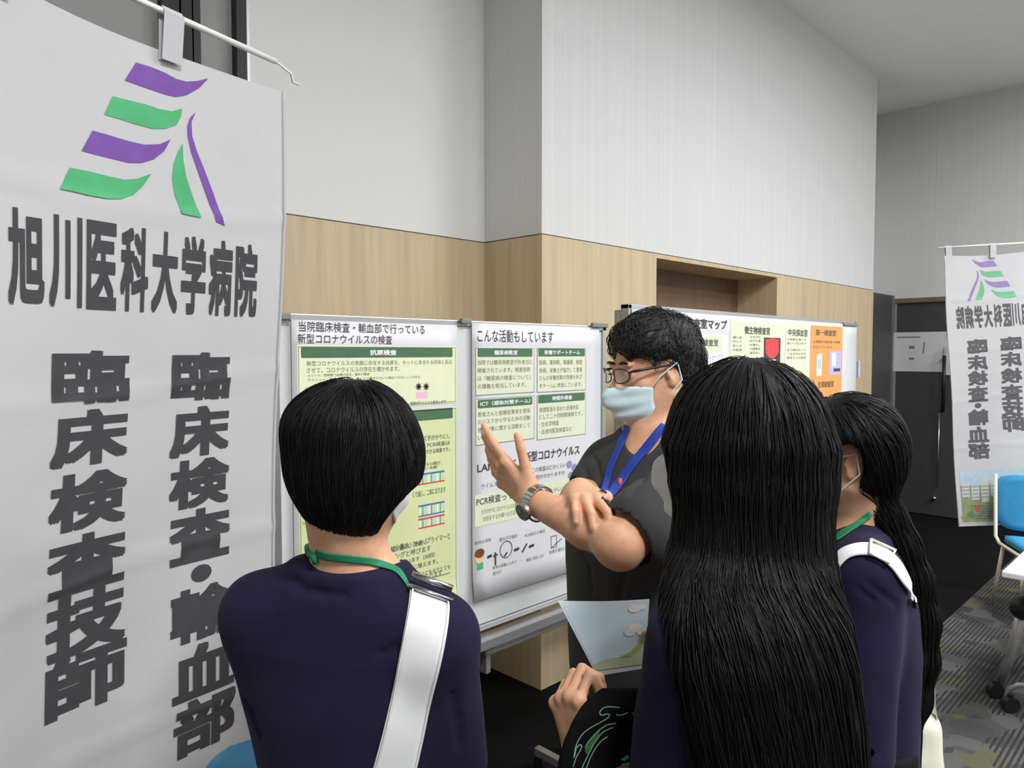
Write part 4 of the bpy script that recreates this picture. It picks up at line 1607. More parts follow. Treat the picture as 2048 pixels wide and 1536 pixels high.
def lerp_rows(keys, n):
    """keys: (t, lx, ly, rx, ry)"""
    K = np.array(keys, float)
    t = np.linspace(K[0, 0], K[-1, 0], n)
    return np.stack([np.interp(t, K[:, 0], K[:, i]) for i in range(1, 5)], 1)


def mk(par, base, name, s, m, sm=2, post=None):
    V, Q = s.mesh(sm)
    if post is not None:
        V = post(V)
    return np_obj(name, V - np.array([base[0], base[1], 0.0]), Q, m, par)


def to_local(base):
    b = np.array([base[0], base[1], 0.0])
    return lambda pts: [tuple(np.array(p) - b) for p in pts]


def hit2(sds, px, py):
    best = None
    for q in sds:
        h = q.hit(px, py)
        if h is not None and (best is None or h[1] < best[0][1]):
            best = (h, q)
    return best


def band(sds, rows, base, th=0.0025, lift=0.002, cols=7, smooth=10):
    """strap lying on the surfaces sds; rows of (left px, left py, right px, right py)"""
    G, GN = [], []
    for (lx, ly, rx, ry) in rows:
        pts, ns = [], []
        for k in range(cols):
            q = k / (cols - 1)
            h_ = hit2(sds, lx + (rx - lx) * q, ly + (ry - ly) * q)
            pts.append(h_)
        ok = [p_ for p_ in pts if p_ is not None]
        if not ok:
            continue
        dm = float(np.median([p_[0][1] for p_ in ok]))
        row, nr = [], []
        for k in range(cols):
            q = k / (cols - 1)
            p_ = pts[k]
            if p_ is None or abs(p_[0][1] - dm) > 0.035:
                row.append(pix(lx + (rx - lx) * q, ly + (ry - ly) * q, dm))
                nr.append(None)
            else:
                row.append(p_[0])
                nr.append(p_[1].grad(np.array([p_[0]]))[0])
        mean = unit(sum(n for n in nr if n is not None))
        nr = [mean if n is None else unit(n + mean * 1.5) for n in nr]
        G.append(row)
        GN.append(nr)
    G, GN = np.array(G), np.array(GN)
    for it in range(smooth):
        G[1:-1] = G[1:-1] * 0.5 + (G[:-2] + G[2:]) * 0.25
        GN[1:-1] = GN[1:-1] * 0.5 + (GN[:-2] + GN[2:]) * 0.25
        GN[:, 1:-1] = GN[:, 1:-1] * 0.5 + (GN[:, :-2] + GN[:, 2:]) * 0.25
    GN /= np.linalg.norm(GN, axis=2, keepdims=True)
    b = np.array([base[0], base[1], 0.0])
    for it in range(2):
        for r_ in range(len(G)):          # keep it clear of what it lies on
            v = np.min([q.sample(G[r_]) for q in sds], axis=0)
            G[r_] += GN[r_] * np.clip(lift - v, 0, 0.012)[:, None]
    G[1:-1] = G[1:-1] * 0.5 + (G[:-2] + G[2:]) * 0.25
    G = G - b
    n, m_ = len(G), MB()
    top = G + GN * th
    v = np.concatenate([G.reshape(-1, 3), top.reshape(-1, 3)])
    o = n * cols
    f = []
    for r_ in range(n - 1):
        for k in range(cols - 1):
            q = r_ * cols + k
            f.append((q, q + 1, q + cols + 1, q + cols))
            f.append((o + q, o + q + cols, o + q + cols + 1, o + q + 1))
        for k in (0, cols - 1):
            q = r_ * cols + k
            f.append((q, q + cols, o + q + cols, o + q))
    for r_ in (0, n - 1):
        for k in range(cols - 1):
            q = r_ * cols + k
            f.append((q, o + q, o + q + 1, q + 1))
    m_.add(v.tolist(), f)
    return m_, top[:, 0], top[:, -1], GN[:, cols // 2]


def interp_path(pts, n):
    P = np.array(pts, float)
    t = np.concatenate([[0], np.cumsum(np.linalg.norm(np.diff(P[:, :2], axis=0), axis=1))])
    q = np.linspace(0, t[-1], n)
    return np.stack([np.interp(q, t, P[:, i]) for i in range(P.shape[1])], 1)


def shell_roots(s, n, seed, cond=None):
    V, Q = s.mesh(1)
    if cond is not None:
        V = V[cond(V)]
    rg = np.random.RandomState(seed)
    return V[rg.randint(0, len(V), n)] + rg.randn(n, 3) * 0.002


DOWN = np.array([0, 0, -1.0])

# ================================================================== woman at the left, bobbed hair
WLb = (-0.24, 1.09)
WL = person('person', 'woman with a short black bob and navy T-shirt seen from behind at the left', WLb)
hc = pix(703, 915, 1.05)
fdL = (math.sin(math.radians(33)), math.cos(math.radians(33)))
tfL = (math.sin(math.radians(8)), math.cos(math.radians(8)))
RL = head_axes(fdL, math.radians(4), 0)
shl, ell_, wrl = pix(528, 1226, 1.08), np.array([-0.345, 1.15, 0.985]), np.array([-0.275, 1.33, 1.02])
shr, elr, wrr = pix(873, 1272, 1.04), np.array([-0.085, 1.12, 0.975]), np.array([-0.185, 1.31, 1.02])
cL = pix(703, 1125, 1.06)
torsoL = [(0.80, -0.235, 1.10, .165, .118), (0.93, -0.235, 1.10, .145, .108), (1.03, -0.235, 1.095, .142, .110), (1.13, -0.237, 1.085, .150, .108), (1.22, -0.238, 1.075, .148, .098),
          (1.28, -0.238, 1.070, .118, .080), (1.325, -0.236, 1.065, .070, .058)]
B = SDF((-0.48, 0.86, 0.84), (0.06, 1.50, 1.66), 0.0035)
B.loft([(z, x, y, a - .012, b - .012) for z, x, y, a, b in torsoL], tfL, 0.02)
head(B, hc, RL, 0.90)
B.cap(hc + RL @ np.array([0, -0.018, -0.055]), cL + [0, 0.005, -0.01], 0.054, 0.056, 0.03)
for a_, b_, c_ in ((shl, ell_, wrl), (shr, elr, wrr)):
    B.cap(cL + [0, 0.01, -0.02], a_, 0.045, 0.040, 0.03)
    skeleton_arm(B, a_, b_, c_, (0.042, 0.036, 0.035, 0.024))
hand(B, wrl, (0.75, 0.5, 0.0), (0.3, -0.4, -0.8), True, (30, 35, 35, 40), 2, sc=0.92)
hand(B, wrr, (-0.75, 0.5, 0.02), (-0.3, -0.4, -0.8), False, (30, 35, 35, 40), 2, sc=0.92)
mk(WL, WLb, 'body', B, M_skin)
S = SDF((-0.50, 0.86, 0.76), (0.10, 1.40, 1.40), 0.0045)
S.loft(torsoL, tfL, 0.03)
S.cap(cL + [-0.02, 0.005, -0.022], shl, 0.050, 0.052, 0.05)
S.cap(cL + [0.02, 0.005, -0.034], shr, 0.050, 0.052, 0.05)
for a_, b_ in ((shl, ell_), (shr, elr)):
    S.cap(a_, a_ * 0.15 + b_ * 0.85, 0.054, 0.054, 0.04)
S.ripple(0.0024, 26, 5)
S.groove([[(590, 1176), (640, 1186), (690, 1190)], [(560, 1158), (600, 1166)], [(760, 1310), (790, 1298), (812, 1285)], [(480, 1390), (500, 1420), (520, 1470)], [(905, 1390), (915, 1440), (920, 1490)]], 0.0026, 0.011)
S.cap(pix(712, 1106, 1.06) + [0.002, 0.018, 0], pix(700, 1000, 1.06) + [0.01, 0.04, 0], 0.063, 0.075, 0.010, 's')
for a_, b_ in ((shl, ell_), (shr, elr)):
    S.cap(a_ * 0.3 + b_ * 0.7, b_ * 1.2 - a_ * 0.2, 0.046, 0.046, 0.006, 's')
mk(WL, WLb, 'shirt', S, M_navy)
H = SDF((-0.42, 0.85, 1.33), (-0.04, 1.28, 1.66), 0.0035)
H.ell(pix(705, 907, 1.05), (0.094, 0.102, 0.105), None, 0.02)
H.ell(pix(713, 920, 1.05) + [0, 0.01, 0], (0.092, 0.098, 0.098), None, 0.02)
H.ell(pix(690, 850, 1.05) + [0, 0.0, 0], (0.084, 0.098, 0.060), None, 0.02)
H.cap(pix(700, 985, 1.03), pix(700, 1022, 1.05), 0.058, 0.050, 0.03)
fo = hc + RL @ np.array([0, 0.125, -0.035])
H.ell(fo, (0.062, 0.075, 0.085), RL, 0.015, 's')
H.ell(hc + RL @ np.array([0.03, 0.11, -0.085]), (0.055, 0.06, 0.07), RL, 0.015, 's')
H.ell(hc + RL @ np.array([0.085, 0.060, -0.095]), (0.050, 0.060, 0.055), RL, 0.02, 's')
crown = pix(715, 765, 1.02)
rt = shell_roots(H, 2600, 1, lambda V: (V[:, 1] < hc[1] + 0.07) & (V[:, 2] > hc[2] - 0.07))


def wantL(P):
    d = P - crown
    d[:, 2] -= 0.09
    return d / np.linalg.norm(d, axis=1, keepdims=True)


hv = H.mesh(2)
st1 = strands(H, rt, wantL, 16, 0.009, 0.0009, 0.0028, 2, free_z=None, jit=0.07, zend=hc[2] - 0.118)
V, Q = join_np([hv, st1])
np_obj('hair', V - np.array([*WLb, 0]), Q, M_hair, WL)
Tl = lambda x, y, z: hc + RL @ (np.array([x, y, z]) * 0.90)
loc = np.array([*WLb, 0.0])
mask_mesh(lambda x, y, z: Tl(x, y + 0.008, z) - loc, 0.93, M_maskw, WL, hc)
path = interp_path([(597, 1094), (640, 1106), (690, 1113), (740, 1121), (782, 1133), (803, 1148), (816, 1168), (824, 1190)], 26)
m_, L_, R_, N_ = band([B, S], [(x, y - 7.5, x + 0.5, y + 7.5) for x, y in path], WLb, 0.0016, 0.0015)
ly = fix_normals(m_.build('lanyard', M_lanyg, WL, True))
k_ = MB()
kp = [h_[0] for h_ in (hit2([B, S], x, y) for x, y in ((612, 1098), (620, 1104), (630, 1112), (634, 1124))) if h_]
k_.tube([tuple(q - loc + np.array([0, -0.006, 0])) for q in kp], 0.005, 8)
k_.tube([tuple(kp[0] - loc + [0, -0.006, 0]), tuple((L_[0] + R_[0]) / 2 + N_[0] * 0.002)], 0.0055, 8)
k_.build('lanyard_knot', M_lanyg, ly, True)
legs(WL, WLb, tfL, 0.86, 0.165)
# shoulder bag of this woman
bagb = (-0.30, 1.00)
BG = empty('shoulder_bag', to_world((bagb[0], bagb[1], 0.62)), math.radians(-45))
tag(BG, 'white shoulder bag with its wide strap across the back of the bobbed woman', 'bag')
rows = lerp_rows([(0, 818, 1183, 896, 1212), (0.12, 817, 1215, 897, 1235), (0.3, 806, 1290, 888, 1300), (0.6, 780, 1400, 858, 1410), (1, 745, 1536, 828, 1545), (1.5, 690, 1720, 776, 1725), (2.0, 640, 1900, 728, 1905)], 46)
m_, L_, R_, N_ = band([S], rows.tolist(), (bagb[0], bagb[1]), 0.003, 0.004)
zo = np.array([0, 0, 0.62])
m_.v = [(x, y, z - 0.62) for x, y, z in m_.v]
fix_normals(m_.build('strap', M_strap, BG, True))
edge = MB()
for side in (L_, R_):
    edge.tube([tuple(q - zo + n * 0.0035) for q, n in zip(side + (R_ - L_ if side is L_ else L_ - R_) * 0.05, N_)], 0.0014, 6)
edge.build('stitched_edge', M_strap, BG, True)
bk_ = MB()
a_, b_ = L_[0] - zo, R_[0] - zo
nn = N_[0]
upv = np.array([0, 0.010, 0.012])
bk_.tube([tuple(a_ + nn * 0.004 - (b_ - a_) * 0.06), tuple(b_ + nn * 0.004 + (b_ - a_) * 0.06)], 0.0035, 10)
bk_.tube([tuple(a_ + nn * 0.006 + upv - (b_ - a_) * 0.02), tuple(b_ + nn * 0.006 + upv + (b_ - a_) * 0.02)], 0.0055, 10)
bk_.build('buckle_bar', M_steel, BG, True)
lo_ = (L_[-1] + R_[-1]) / 2 - zo
MB().box(lo_[0] - 0.15, lo_[0] + 0.10, lo_[1] - 0.075, lo_[1] + -0.005, lo_[2] - 0.17, lo_[2] + 0.03, bev=0.02).build('pouch', M_strap, BG)

# ================================================================== presenter
MBs = (0.265, 1.50)
MP = person('person', 'man in glasses, blue mask and charcoal scrub top gesturing at the posters', MBs)
mh = pix(1306, 735, 1.53)
MS = 0.90
RM = head_axes((-0.95, -0.31), math.radians(12), math.radians(0))
Tm = lambda x, y, z: mh + RM @ (np.array([x, y, z]) * MS)
Em = lambda p, r, k=0.02, op='u': H.ell(Tm(*p), np.array(r) * MS, RM, k, op)
tfM = (-0.75, -0.66)
rtM = np.array([tfM[1], -tfM[0], 0])
cM = np.array([0.315, 1.535, 1.478])
sR, eR, wR = np.array([0.222, 1.625, 1.392]), np.array([0.152, 1.56, 1.322]), np.array([0.130, 1.392, 1.380])
sL, eL, wL = np.array([0.375, 1.365, 1.405]), np.array([0.188, 1.25, 1.318]), pix(1063, 1000, 1.42)
torsoM = [(0.82, .275, 1.515, .168, .115), (0.95, .272, 1.51, .165, .118), (1.08, .268, 1.505, .168, .120), (1.2, .266, 1.505, .176, .120), (1.3, .270, 1.505, .182, .115), (1.37, .280, 1.51, .165, .100),
          (1.43, .292, 1.52, .120, .082), (1.48, .302, 1.53, .075, .062)]
B = SDF((-0.16, 1.04, 0.86), (0.56, 1.82, 1.78), 0.0026)
B.loft([(z, x, y, a - .014, b - .014) for z, x, y, a, b in torsoM], tfM, 0.02)
head(B, mh, RM, MS)
B.cap(Tm(0, -0.022, -0.055), cM, 0.056, 0.062, 0.03)
B.cap(Tm(0, 0.010, -0.085), cM + [-0.045, -0.035, -0.045], 0.034, 0.036, 0.03)
for x in (-1, 1):
    B.cap(cM + [0, 0, -0.02], sR if x > 0 else sL, 0.052, 0.050, 0.04)
skeleton_arm(B, sR, eR, wR, (0.050, 0.042, 0.040, 0.028))
skeleton_arm(B, sL, eL, wL, (0.047, 0.040, 0.036, 0.0265))
B.ell(eL + [0.0, -0.002, -0.006], (0.038, 0.038, 0.038), None, 0.02)
Fl = unit(pix(958, 892, 1.50) - wL)
Nl = np.array([0.70, 0.62, 0.30])
tL = hand(B, wL, Fl, Nl, True, (4, 10, 14, 16), 7.5, thumb=(0.62, 0.70, 0.10), tcurl=4, sc=0.98)
tR = hand(B, wR, (0.16, -0.97, 0.02), (0.10, -0.05, -0.95), False, (38, 36, 38, 40), 9, cm=(0.45, 1.3, 1.0), thumb=(0.75, 0.55, 0.2), tcurl=20, sc=0.96)
mk(MP, MBs, 'body', B, M_skin, 2)
S = SDF((0.04, 1.08, 0.78), (0.58, 1.84, 1.58), 0.004)
S.loft(torsoM, tfM, 0.03)
S.cap(cM + [-0.02, 0.02, -0.035], sR, 0.050, 0.056, 0.05)
S.cap(cM + [0.03, -0.03, -0.03], sL, 0.056, 0.066, 0.05)
S.cap(sR, sR * 0.48 + eR * 0.52, 0.056, 0.056, 0.04)
S.cap(sL, sL * 0.24 + eL * 0.76, 0.066, 0.073, 0.04)
S.ripple(0.0034, 24, 11)
S.groove([[(1180, 905), (1195, 930), (1200, 960)], [(1300, 935), (1285, 960), (1262, 985)],
          [(1165, 1110), (1180, 1140), (1185, 1180)], [(1250, 1150), (1240, 1190), (1245, 1230)], [(1170, 940), (1178, 965)]], 0.0026, 0.011)
vb = pix(1252, 908, 1.375)
S.cap(cM + [0, 0, 0.02], cM + [0.0, 0, 0.1], 0.066, 0.070, 0.01, 's')
S.cap(cM + [-0.03, -0.025, 0.01], vb, 0.055, 0.006, 0.008, 's')
S.cap(sR * 0.55 + eR * 0.45, eR * 1.3 - sR * 0.3, 0.049, 0.052, 0.005, 's')
S.cap(sL * 0.42 + eL * 0.58, eL * 1.3 - sL * 0.3, 0.053, 0.057, 0.005, 's')
mk(MP, MBs, 'scrub_top', S, M_scrub)
SM, BM_ = S, B
H = SDF(mh - [0.17, 0.17, 0.16], mh + [0.17, 0.17, 0.17], 0.003)
Em((0, -0.018, 0.046), (0.085, 0.103, 0.083))
Em((0, 0.024, 0.076), (0.062, 0.056, 0.040), 0.03)
Em((0, -0.055, -0.010), (0.074, 0.062, 0.070), 0.03)
H.ripple(0.0022, 90, 3)
Em((0, 0.132, -0.002), (0.088, 0.080, 0.080), 0.012, 's')
for x in (-1, 1):
    Em((x * 0.082, 0.012, -0.028), (0.028, 0.034, 0.050), 0.008, 's')
    Em((x * 0.06, 0.066, -0.008), (0.040, 0.040, 0.050), 0.01, 's')
hv = H.mesh(2)
rt = shell_roots(H, 2600, 5, lambda V: ((V - mh) @ RM[:, 2] > -0.07 + np.clip((V - mh) @ RM[:, 1] * 1.6, 0, 0.12)))
swirl = Tm(0.01, -0.07, 0.12)
rgm = np.random.RandomState(7)
ph = rgm.randn(3, 3) * 40


def wantM(P):
    d = P - swirl
    d = d / np.linalg.norm(d, axis=1, keepdims=True)
    d = d + 0.55 * np.sin(P @ ph)
    return d


st1 = strands(H, rt, wantM, 5, 0.0055, 0.0009, 0.006, 8, jit=0.35)
V, Q = join_np([hv, st1])
loc = np.array([*MBs, 0.0])
np_obj('hair', V - loc, Q, M_hairg, MP)
mask_mesh(lambda x, y, z: Tm(x, y + 0.006, z) - loc, 1.0, M_maskb, MP, mh, z0=-0.022, zh=0.096)
# eyes and brows
for x in (-1, 1):
    bm = bmesh.new()
    bmesh.ops.create_uvsphere(bm, u_segments=20, v_segments=14, radius=0.0118)
    eo = MB().bm(bm).build('eye', mat('eye_white', A(215, 210, 205), 0.25, 0.5, var=0.01), MP, True, tuple(Tm(x * 0.031, 0.0725, 0.002) - loc))
    bm = bmesh.new()
    bmesh.ops.create_uvsphere(bm, u_segments=16, v_segments=10, radius=0.006)
    MB().bm(bm).build('iris', mat('dark_iris', A(34, 26, 22), 0.15, 0.5), eo, True, tuple(RM @ np.array([0, 0.0075, -0.003])))
    ld = MB()
    ld.tube([tuple(Tm(x * (0.031 + 0.0165 * math.cos(a)), 0.0855 - 0.005 * abs(math.cos(a)), 0.003 + 0.0075 * math.sin(a)) - loc) for a in np.linspace(0.1, math.pi - 0.1, 9)], 0.0016, 6)
    ld.build('eyelid', M_skin, MP, True)
    br = MB()
    br.tube([tuple(Tm(x * q, 0.0915 - 0.18 * (q - 0.03) ** 2 * 30, 0.0275 + 0.004 * math.sin((q - .012) * 70)) - loc) for q in (0.012, 0.022, 0.034, 0.046, 0.054)], [0.0016, 0.003, 0.0032, 0.0026, 0.001], 8)
    br.build('eyebrow', M_hair, MP, True)
# glasses
gl = MB()
for x in (-1, 1):
    rim = []
    for k in range(25):
        a = 2 * math.pi * k / 24
        ca, sa = math.cos(a), math.sin(a)
        rr = (abs(ca) ** 3 + abs(sa) ** 3) ** (-1 / 3)
        rim.append(tuple(Tm(x * (0.034 + 0.0255 * rr * ca), 0.110 - 0.35 * (0.0255 * rr * ca) ** 2 * 20 - 0.012 * max(0, ca), 0.004 + 0.0165 * rr * sa) - loc))
    gl.tube(rim, 0.0013, 8)
    gl.tube([tuple(Tm(x * q, yy, zz) - loc) for q, yy, zz in ((0.0605, 0.096, 0.010), (0.072, 0.090, 0.012), (0.0775, 0.06, 0.011), (0.080, 0.015, 0.008), (0.0815, -0.005, 0.008), (0.080, -0.022, -0.006))], [0.0016, 0.0030, 0.0028, 0.0022, 0.002, 0.002], 8)
gl.tube([tuple(Tm(q, 0.110 + 0.004 * (1 - (q / 0.009) ** 2), 0.009) - loc) for q in (-0.009, -0.004, 0, 0.004, 0.009)], 0.0014, 8)
go = gl.build('glasses', mat('dark_frame', A(34, 32, 38), 0.35, 0.5), MP, True)
for x in (-1, 1):
    v, f = [tuple(Tm(x * 0.034, 0.1085, 0.004) - loc)], []
    for k in range(24):
        a = 2 * math.pi * k / 24
        ca, sa = math.cos(a), math.sin(a)
        rr = (abs(ca) ** 3 + abs(sa) ** 3) ** (-1 / 3)
        v.append(tuple(Tm(x * (0.034 + 0.025 * rr * ca), 0.1095 - 0.35 * (0.025 * rr * ca) ** 2 * 20 - 0.012 * max(0, ca), 0.004 + 0.016 * rr * sa) - loc))
    f = [(0, 1 + k, 1 + (k + 1) % 24) for k in range(24)]
    lo2 = mesh_obj('lens', v, f, mat('lens_film', (0.9, 0.93, 0.95, 1), 0.05, 0.5, alpha=0.16), go)
    md = lo2.modifiers.new('t', 'SOLIDIFY')
    md.thickness = 0.0012
# lanyard, pen
for pts, w_ in (([(1258, 852), (1251, 868), (1240, 895), (1228, 922), (1217, 948), (1208, 985)], 6), ([(1330, 852), (1318, 868), (1300, 890), (1280, 912), (1262, 936), (1240, 962), (1212, 1002)], 8)):
    path = interp_path(pts, 24)
    m_, *_ = band([SM, BM_], [(x - w_, y - w_ * 0.5, x + w_, y + w_ * 0.5) for x, y in path], MBs, 0.0014, 0.0025)
    ly = fix_normals(m_.build('lanyard', M_lanyb, MP, True))
cl = MB()
for pts in ([(1195, 982), (1201, 996), (1207, 1012)], [(1236, 962), (1222, 980), (1209, 1010)]):
    q = []
    for x, y in pts:
        h_ = hit2([SM], x, y)
        if h_:
            q.append(tuple(h_[0] - loc + np.array([-0.003, -0.006, 0])))
    if len(q) > 1:
        cl.tube(q, 0.0035, 8)
cl.build('badge_clip', mat('badge_clip', A(150, 160, 200), 0.4, 0.4, var=0.1), ly, True)
h_ = hit2([SM], 1244, 968)[0] - loc
MB().tube([tuple(h_ + [-0.006, -0.013, 0.014]), tuple(h_ + [-0.006, -0.013, -0.014])], 0.0042, 10).build('red_pen', mat('red_plastic', A(214, 64, 44), 0.35, 0.4), MP, True)
MP.children[-1]['label'] = 'red pen in the chest pocket'
# wrist watch
ax = unit(wL - eL)
wc = wL - ax * 0.018
bkd = unit(-(Nl - ax * np.dot(Nl, ax)))
sd = np.cross(ax, bkd)
wm = MB()
ring = []
for k in range(29):
    a = 2 * math.pi * k / 28
    ring.append(wc + (bkd * math.cos(a) * 0.0325 + sd * math.sin(a) * 0.0335))
for k in range(28):
    c0, c1 = ring[k], ring[k + 1]
    out = unit((c0 + c1) / 2 - wc)
    tt = unit(c1 - c0)
    ln = np.linalg.norm(c1 - c0) * 0.44
    v = []
    for sx in (-1, 1):
        for sy in (-1, 1):
            for sz in (0, 1):
                v.append((c0 + c1) / 2 + tt * ln * sx + ax * 0.009 * sy + out * (0.0035 * sz) - loc)
    wm.add(v, [(0, 1, 3, 2), (4, 6, 7, 5), (0, 4, 5, 1), (2, 3, 7, 6), (0, 2, 6, 4), (1, 5, 7, 3)])
wo = fix_normals(wm.build('wrist_watch', M_steel, MP))
dc = wc + bkd * 0.034
MB().tube([tuple(dc - loc), tuple(dc + bkd * 0.008 - loc), tuple(dc + bkd * 0.0095 - loc)], [0.0185, 0.0185, 0.0165], 28).build('watch_case', M_steel, wo, False)
MB().tube([tuple(dc + bkd * 0.0095 - loc), tuple(dc + bkd * 0.0100 - loc)], [0.0150, 0.0148], 28).build('watch_dial', mat('grey_dial', A(96, 98, 104), 0.3, 0.4), wo, False)
hd_ = MB()
for a, l in ((0.6, 0.009), (2.2, 0.012)):
    d = ax * math.cos(a) + sd * math.sin(a)
    hd_.tube([tuple(dc + bkd * 0.0106 - loc), tuple(dc + bkd * 0.0106 + d * l - loc)], 0.0007, 6)
hd_.build('watch_hand', M_steel, wo)
legs(MP, MBs, tfM, 0.92, 0.168, mat('charcoal_trousers', A(54, 54, 55), 0.9, 0.1, var=0.04))

# ================================================================== woman in front at the right, long hair
WRb = (0.31, 0.90)
WR = person('person', 'woman with very long straight black hair nearest the camera, holding a leaflet', WRb)
hc = pix(1500, 934, 0.90)
fdR = (-0.82, 0.57)
RR = head_axes(fdR, math.radians(2))
tfR = (-0.64, 0.77)
Tr = lambda x, y, z: hc + RR @ (np.array([x, y, z]) * 0.88)
cR = np.array([0.315, 0.915, 1.375])
sL, eL, wL = pix(1402, 1288, 0.82), np.array([0.188, 0.865, 1.065]), pix(1162, 1505, 1.0)
sR, eR, wR = np.array([0.400, 1.03, 1.305]), np.array([0.42, 1.17, 1.09]), np.array([0.297, 1.163, 1.146])
torsoR = [(0.80, .315, .93, .16, .115), (0.93, .315, .93, .142, .105), (1.03, .315, .925, .140, .108), (1.14, .313, .92, .150, .108), (1.23, .312, .915, .150, .098), (1.30, .312, .912, .125, .082), (1.355, .313, .912, .070, .058)]
B = SDF((0.02, 0.70, 0.84), (0.56, 1.34, 1.66), 0.0033)
B.loft([(z, x, y, a - .012, b - .012) for z, x, y, a, b in torsoR], tfR, 0.02)
head(B, hc, RR, 0.88)
B.cap(Tr(0, -0.018, -0.055), cR, 0.050, 0.054, 0.03)
for a_, b_, c_ in ((sL, eL, wL), (sR, eR, wR)):
    B.cap(cR + [0, 0.0, -0.03], a_, 0.042, 0.040, 0.03)
    skeleton_arm(B, a_, b_, c_, (0.042, 0.036, 0.035, 0.025))
hand(B, wL, (-0.22, 0.10, 0.85), (0.72, 0.66, 0.1), True, (62, 66, 68, 70), 1, thumb=(0.75, 0.35, 0.55), tcurl=22, sc=0.86)
hand(B, wR, (-0.90, 0.22, 0.20), (-0.2, -1, 0.1), False, (4, 4, 4, 6), 3, thumb=(0.60, 0.25, 0.72), tcurl=8, sc=0.90)
mk(WR, WRb, 'body', B, M_skin)
S = SDF((0.04, 0.68, 0.76), (0.56, 1.30, 1.44), 0.0045)
S.loft(torsoR, tfR, 0.03)
S.cap(cR + [-0.02, -0.01, -0.025], sL, 0.050, 0.053, 0.05)
S.cap(cR + [0.02, 0.02, -0.025], sR, 0.050, 0.053, 0.05)
S.cap(sL, sL * 0.1 + eL * 0.9, 0.055, 0.055, 0.04)
S.cap(sR, sR * 0.1 + eR * 0.9, 0.055, 0.055, 0.04)
S.ripple(0.0018, 34, 15)
S.cap(cR + [0, 0, 0.03], cR + [0.01, 0.01, 0.12], 0.062, 0.072, 0.012, 's')
for a_, b_ in ((sL, eL), (sR, eR)):
    S.cap(a_ * 0.3 + b_ * 0.7, b_ * 1.2 - a_ * 0.2, 0.046, 0.046, 0.006, 's')
mk(WR, WRb, 'shirt', S, M_navy)
SWR = S
H = SDF((0.10, 0.62, 0.92), (0.52, 1.10, 1.66), 0.0042)
H.ell(pix(1494, 874, 0.90), (0.096, 0.106, 0.099), None, 0.02)


def hsec(py, lx, rx, D, b):
    z = pix(1500, py, D)[2]
    a = (rx - lx) / 2 / FPX * D
    cx = ((lx + rx) / 2 - 1024) / FPX * D
    return (z, cx, D + 0.0, a, b)


H.loft([hsec(915, 1356, 1634, 0.90, .088), hsec(955, 1346, 1646, 0.895, .096), hsec(1000, 1348, 1650, 0.89, .094), hsec(1080, 1348, 1658, 0.875, .085), hsec(1160, 1338, 1668, 0.835, .072), hsec(1230, 1338, 1690, 0.805, .064),
        hsec(1320, 1356, 1706, 0.78, .054), hsec(1430, 1388, 1722, 0.77, .048), hsec(1540, 1412, 1736, 0.77, .046), hsec(1640, 1435, 1735, 0.77, .036), hsec(1700, 1460, 1725, 0.77, .024)], (0.0, 1.0), 0.05, p=2.2)
H.ell(Tr(0, 0.150, -0.03), np.array([0.058, 0.080, 0.105]), RR, 0.012, 's')
H.ell(Tr(-0.055, 0.135, -0.045), np.array([0.045, 0.062, 0.080]), RR, 0.012, 's')
hv = H.mesh(2)
crown = pix(1500, 762, 0.88)


def wantR(P):
    d = P - crown
    d[:, 2] -= 0.12
    d = d / np.linalg.norm(d, axis=1, keepdims=True)
    lowk = np.clip((hc[2] - P[:, 2]) / 0.12, 0, 1)[:, None]
    flow = np.tile(np.array([0.16, 0.0, -1.0]), (len(P), 1))
    flow[:, 0] += np.where(P[:, 2] < 1.40, 0.10 * np.clip((0.33 - P[:, 0]) / 0.12, 0, 1), -0.10)
    return d * (1 - lowk) + flow * lowk


front = lambda V: (V[:, 1] < hc[1] + 0.06)
rt1 = shell_roots(H, 2400, 21, lambda V: front(V) & (V[:, 2] > 1.36))
rt2 = shell_roots(H, 1700, 22, lambda V: front(V) & (V[:, 2] < 1.42) & (V[:, 2] > 1.08) & (V[:, 1] < 0.86))
s1 = strands(H, rt1, wantR, 22, 0.012, 0.0009, 0.0026, 23, jit=0.06)
s2 = strands(H, rt2, wantR, 18, 0.012, 0.0009, 0.0045, 24, jit=0.08, free_z=1.03)
V, Q = join_np([hv, s1, s2])
loc = np.array([*WRb, 0.0])
np_obj('hair', V - loc, Q, M_hair, WR)
mask_mesh(lambda x, y, z: Tr(x, y + 0.010, z) - loc, 0.90, M_maskw, WR, hc, bulge=1.3, z0=0.014)
legs(WR, WRb, tfR, 0.87, 0.16)

# leaflet in her right hand
lf0 = pix(1210, 1275, 1.14)
LF = empty('leaflet', to_world(lf0), math.radians(-45))
tag(LF, 'pale blue picture leaflet in a clear sleeve held by the long-haired woman', 'leaflet')
cor = [pix(1116, 1202, 1.165), pix(1299, 1199, 1.150), pix(1288, 1337, 1.095), pix(1194, 1352, 1.085)]


def LP_(u, v, h=0.0):
    a = cor[0] * (1 - u) + cor[1] * u
    b = cor[3] * (1 - u) + cor[2] * u
    p_ = a * (1 - v) + b * v
    return p_ - lf0 + np.array([0.25, -0.95, 0.1]) * (0.010 * math.sin(math.pi * u) * (1 - v) + h)


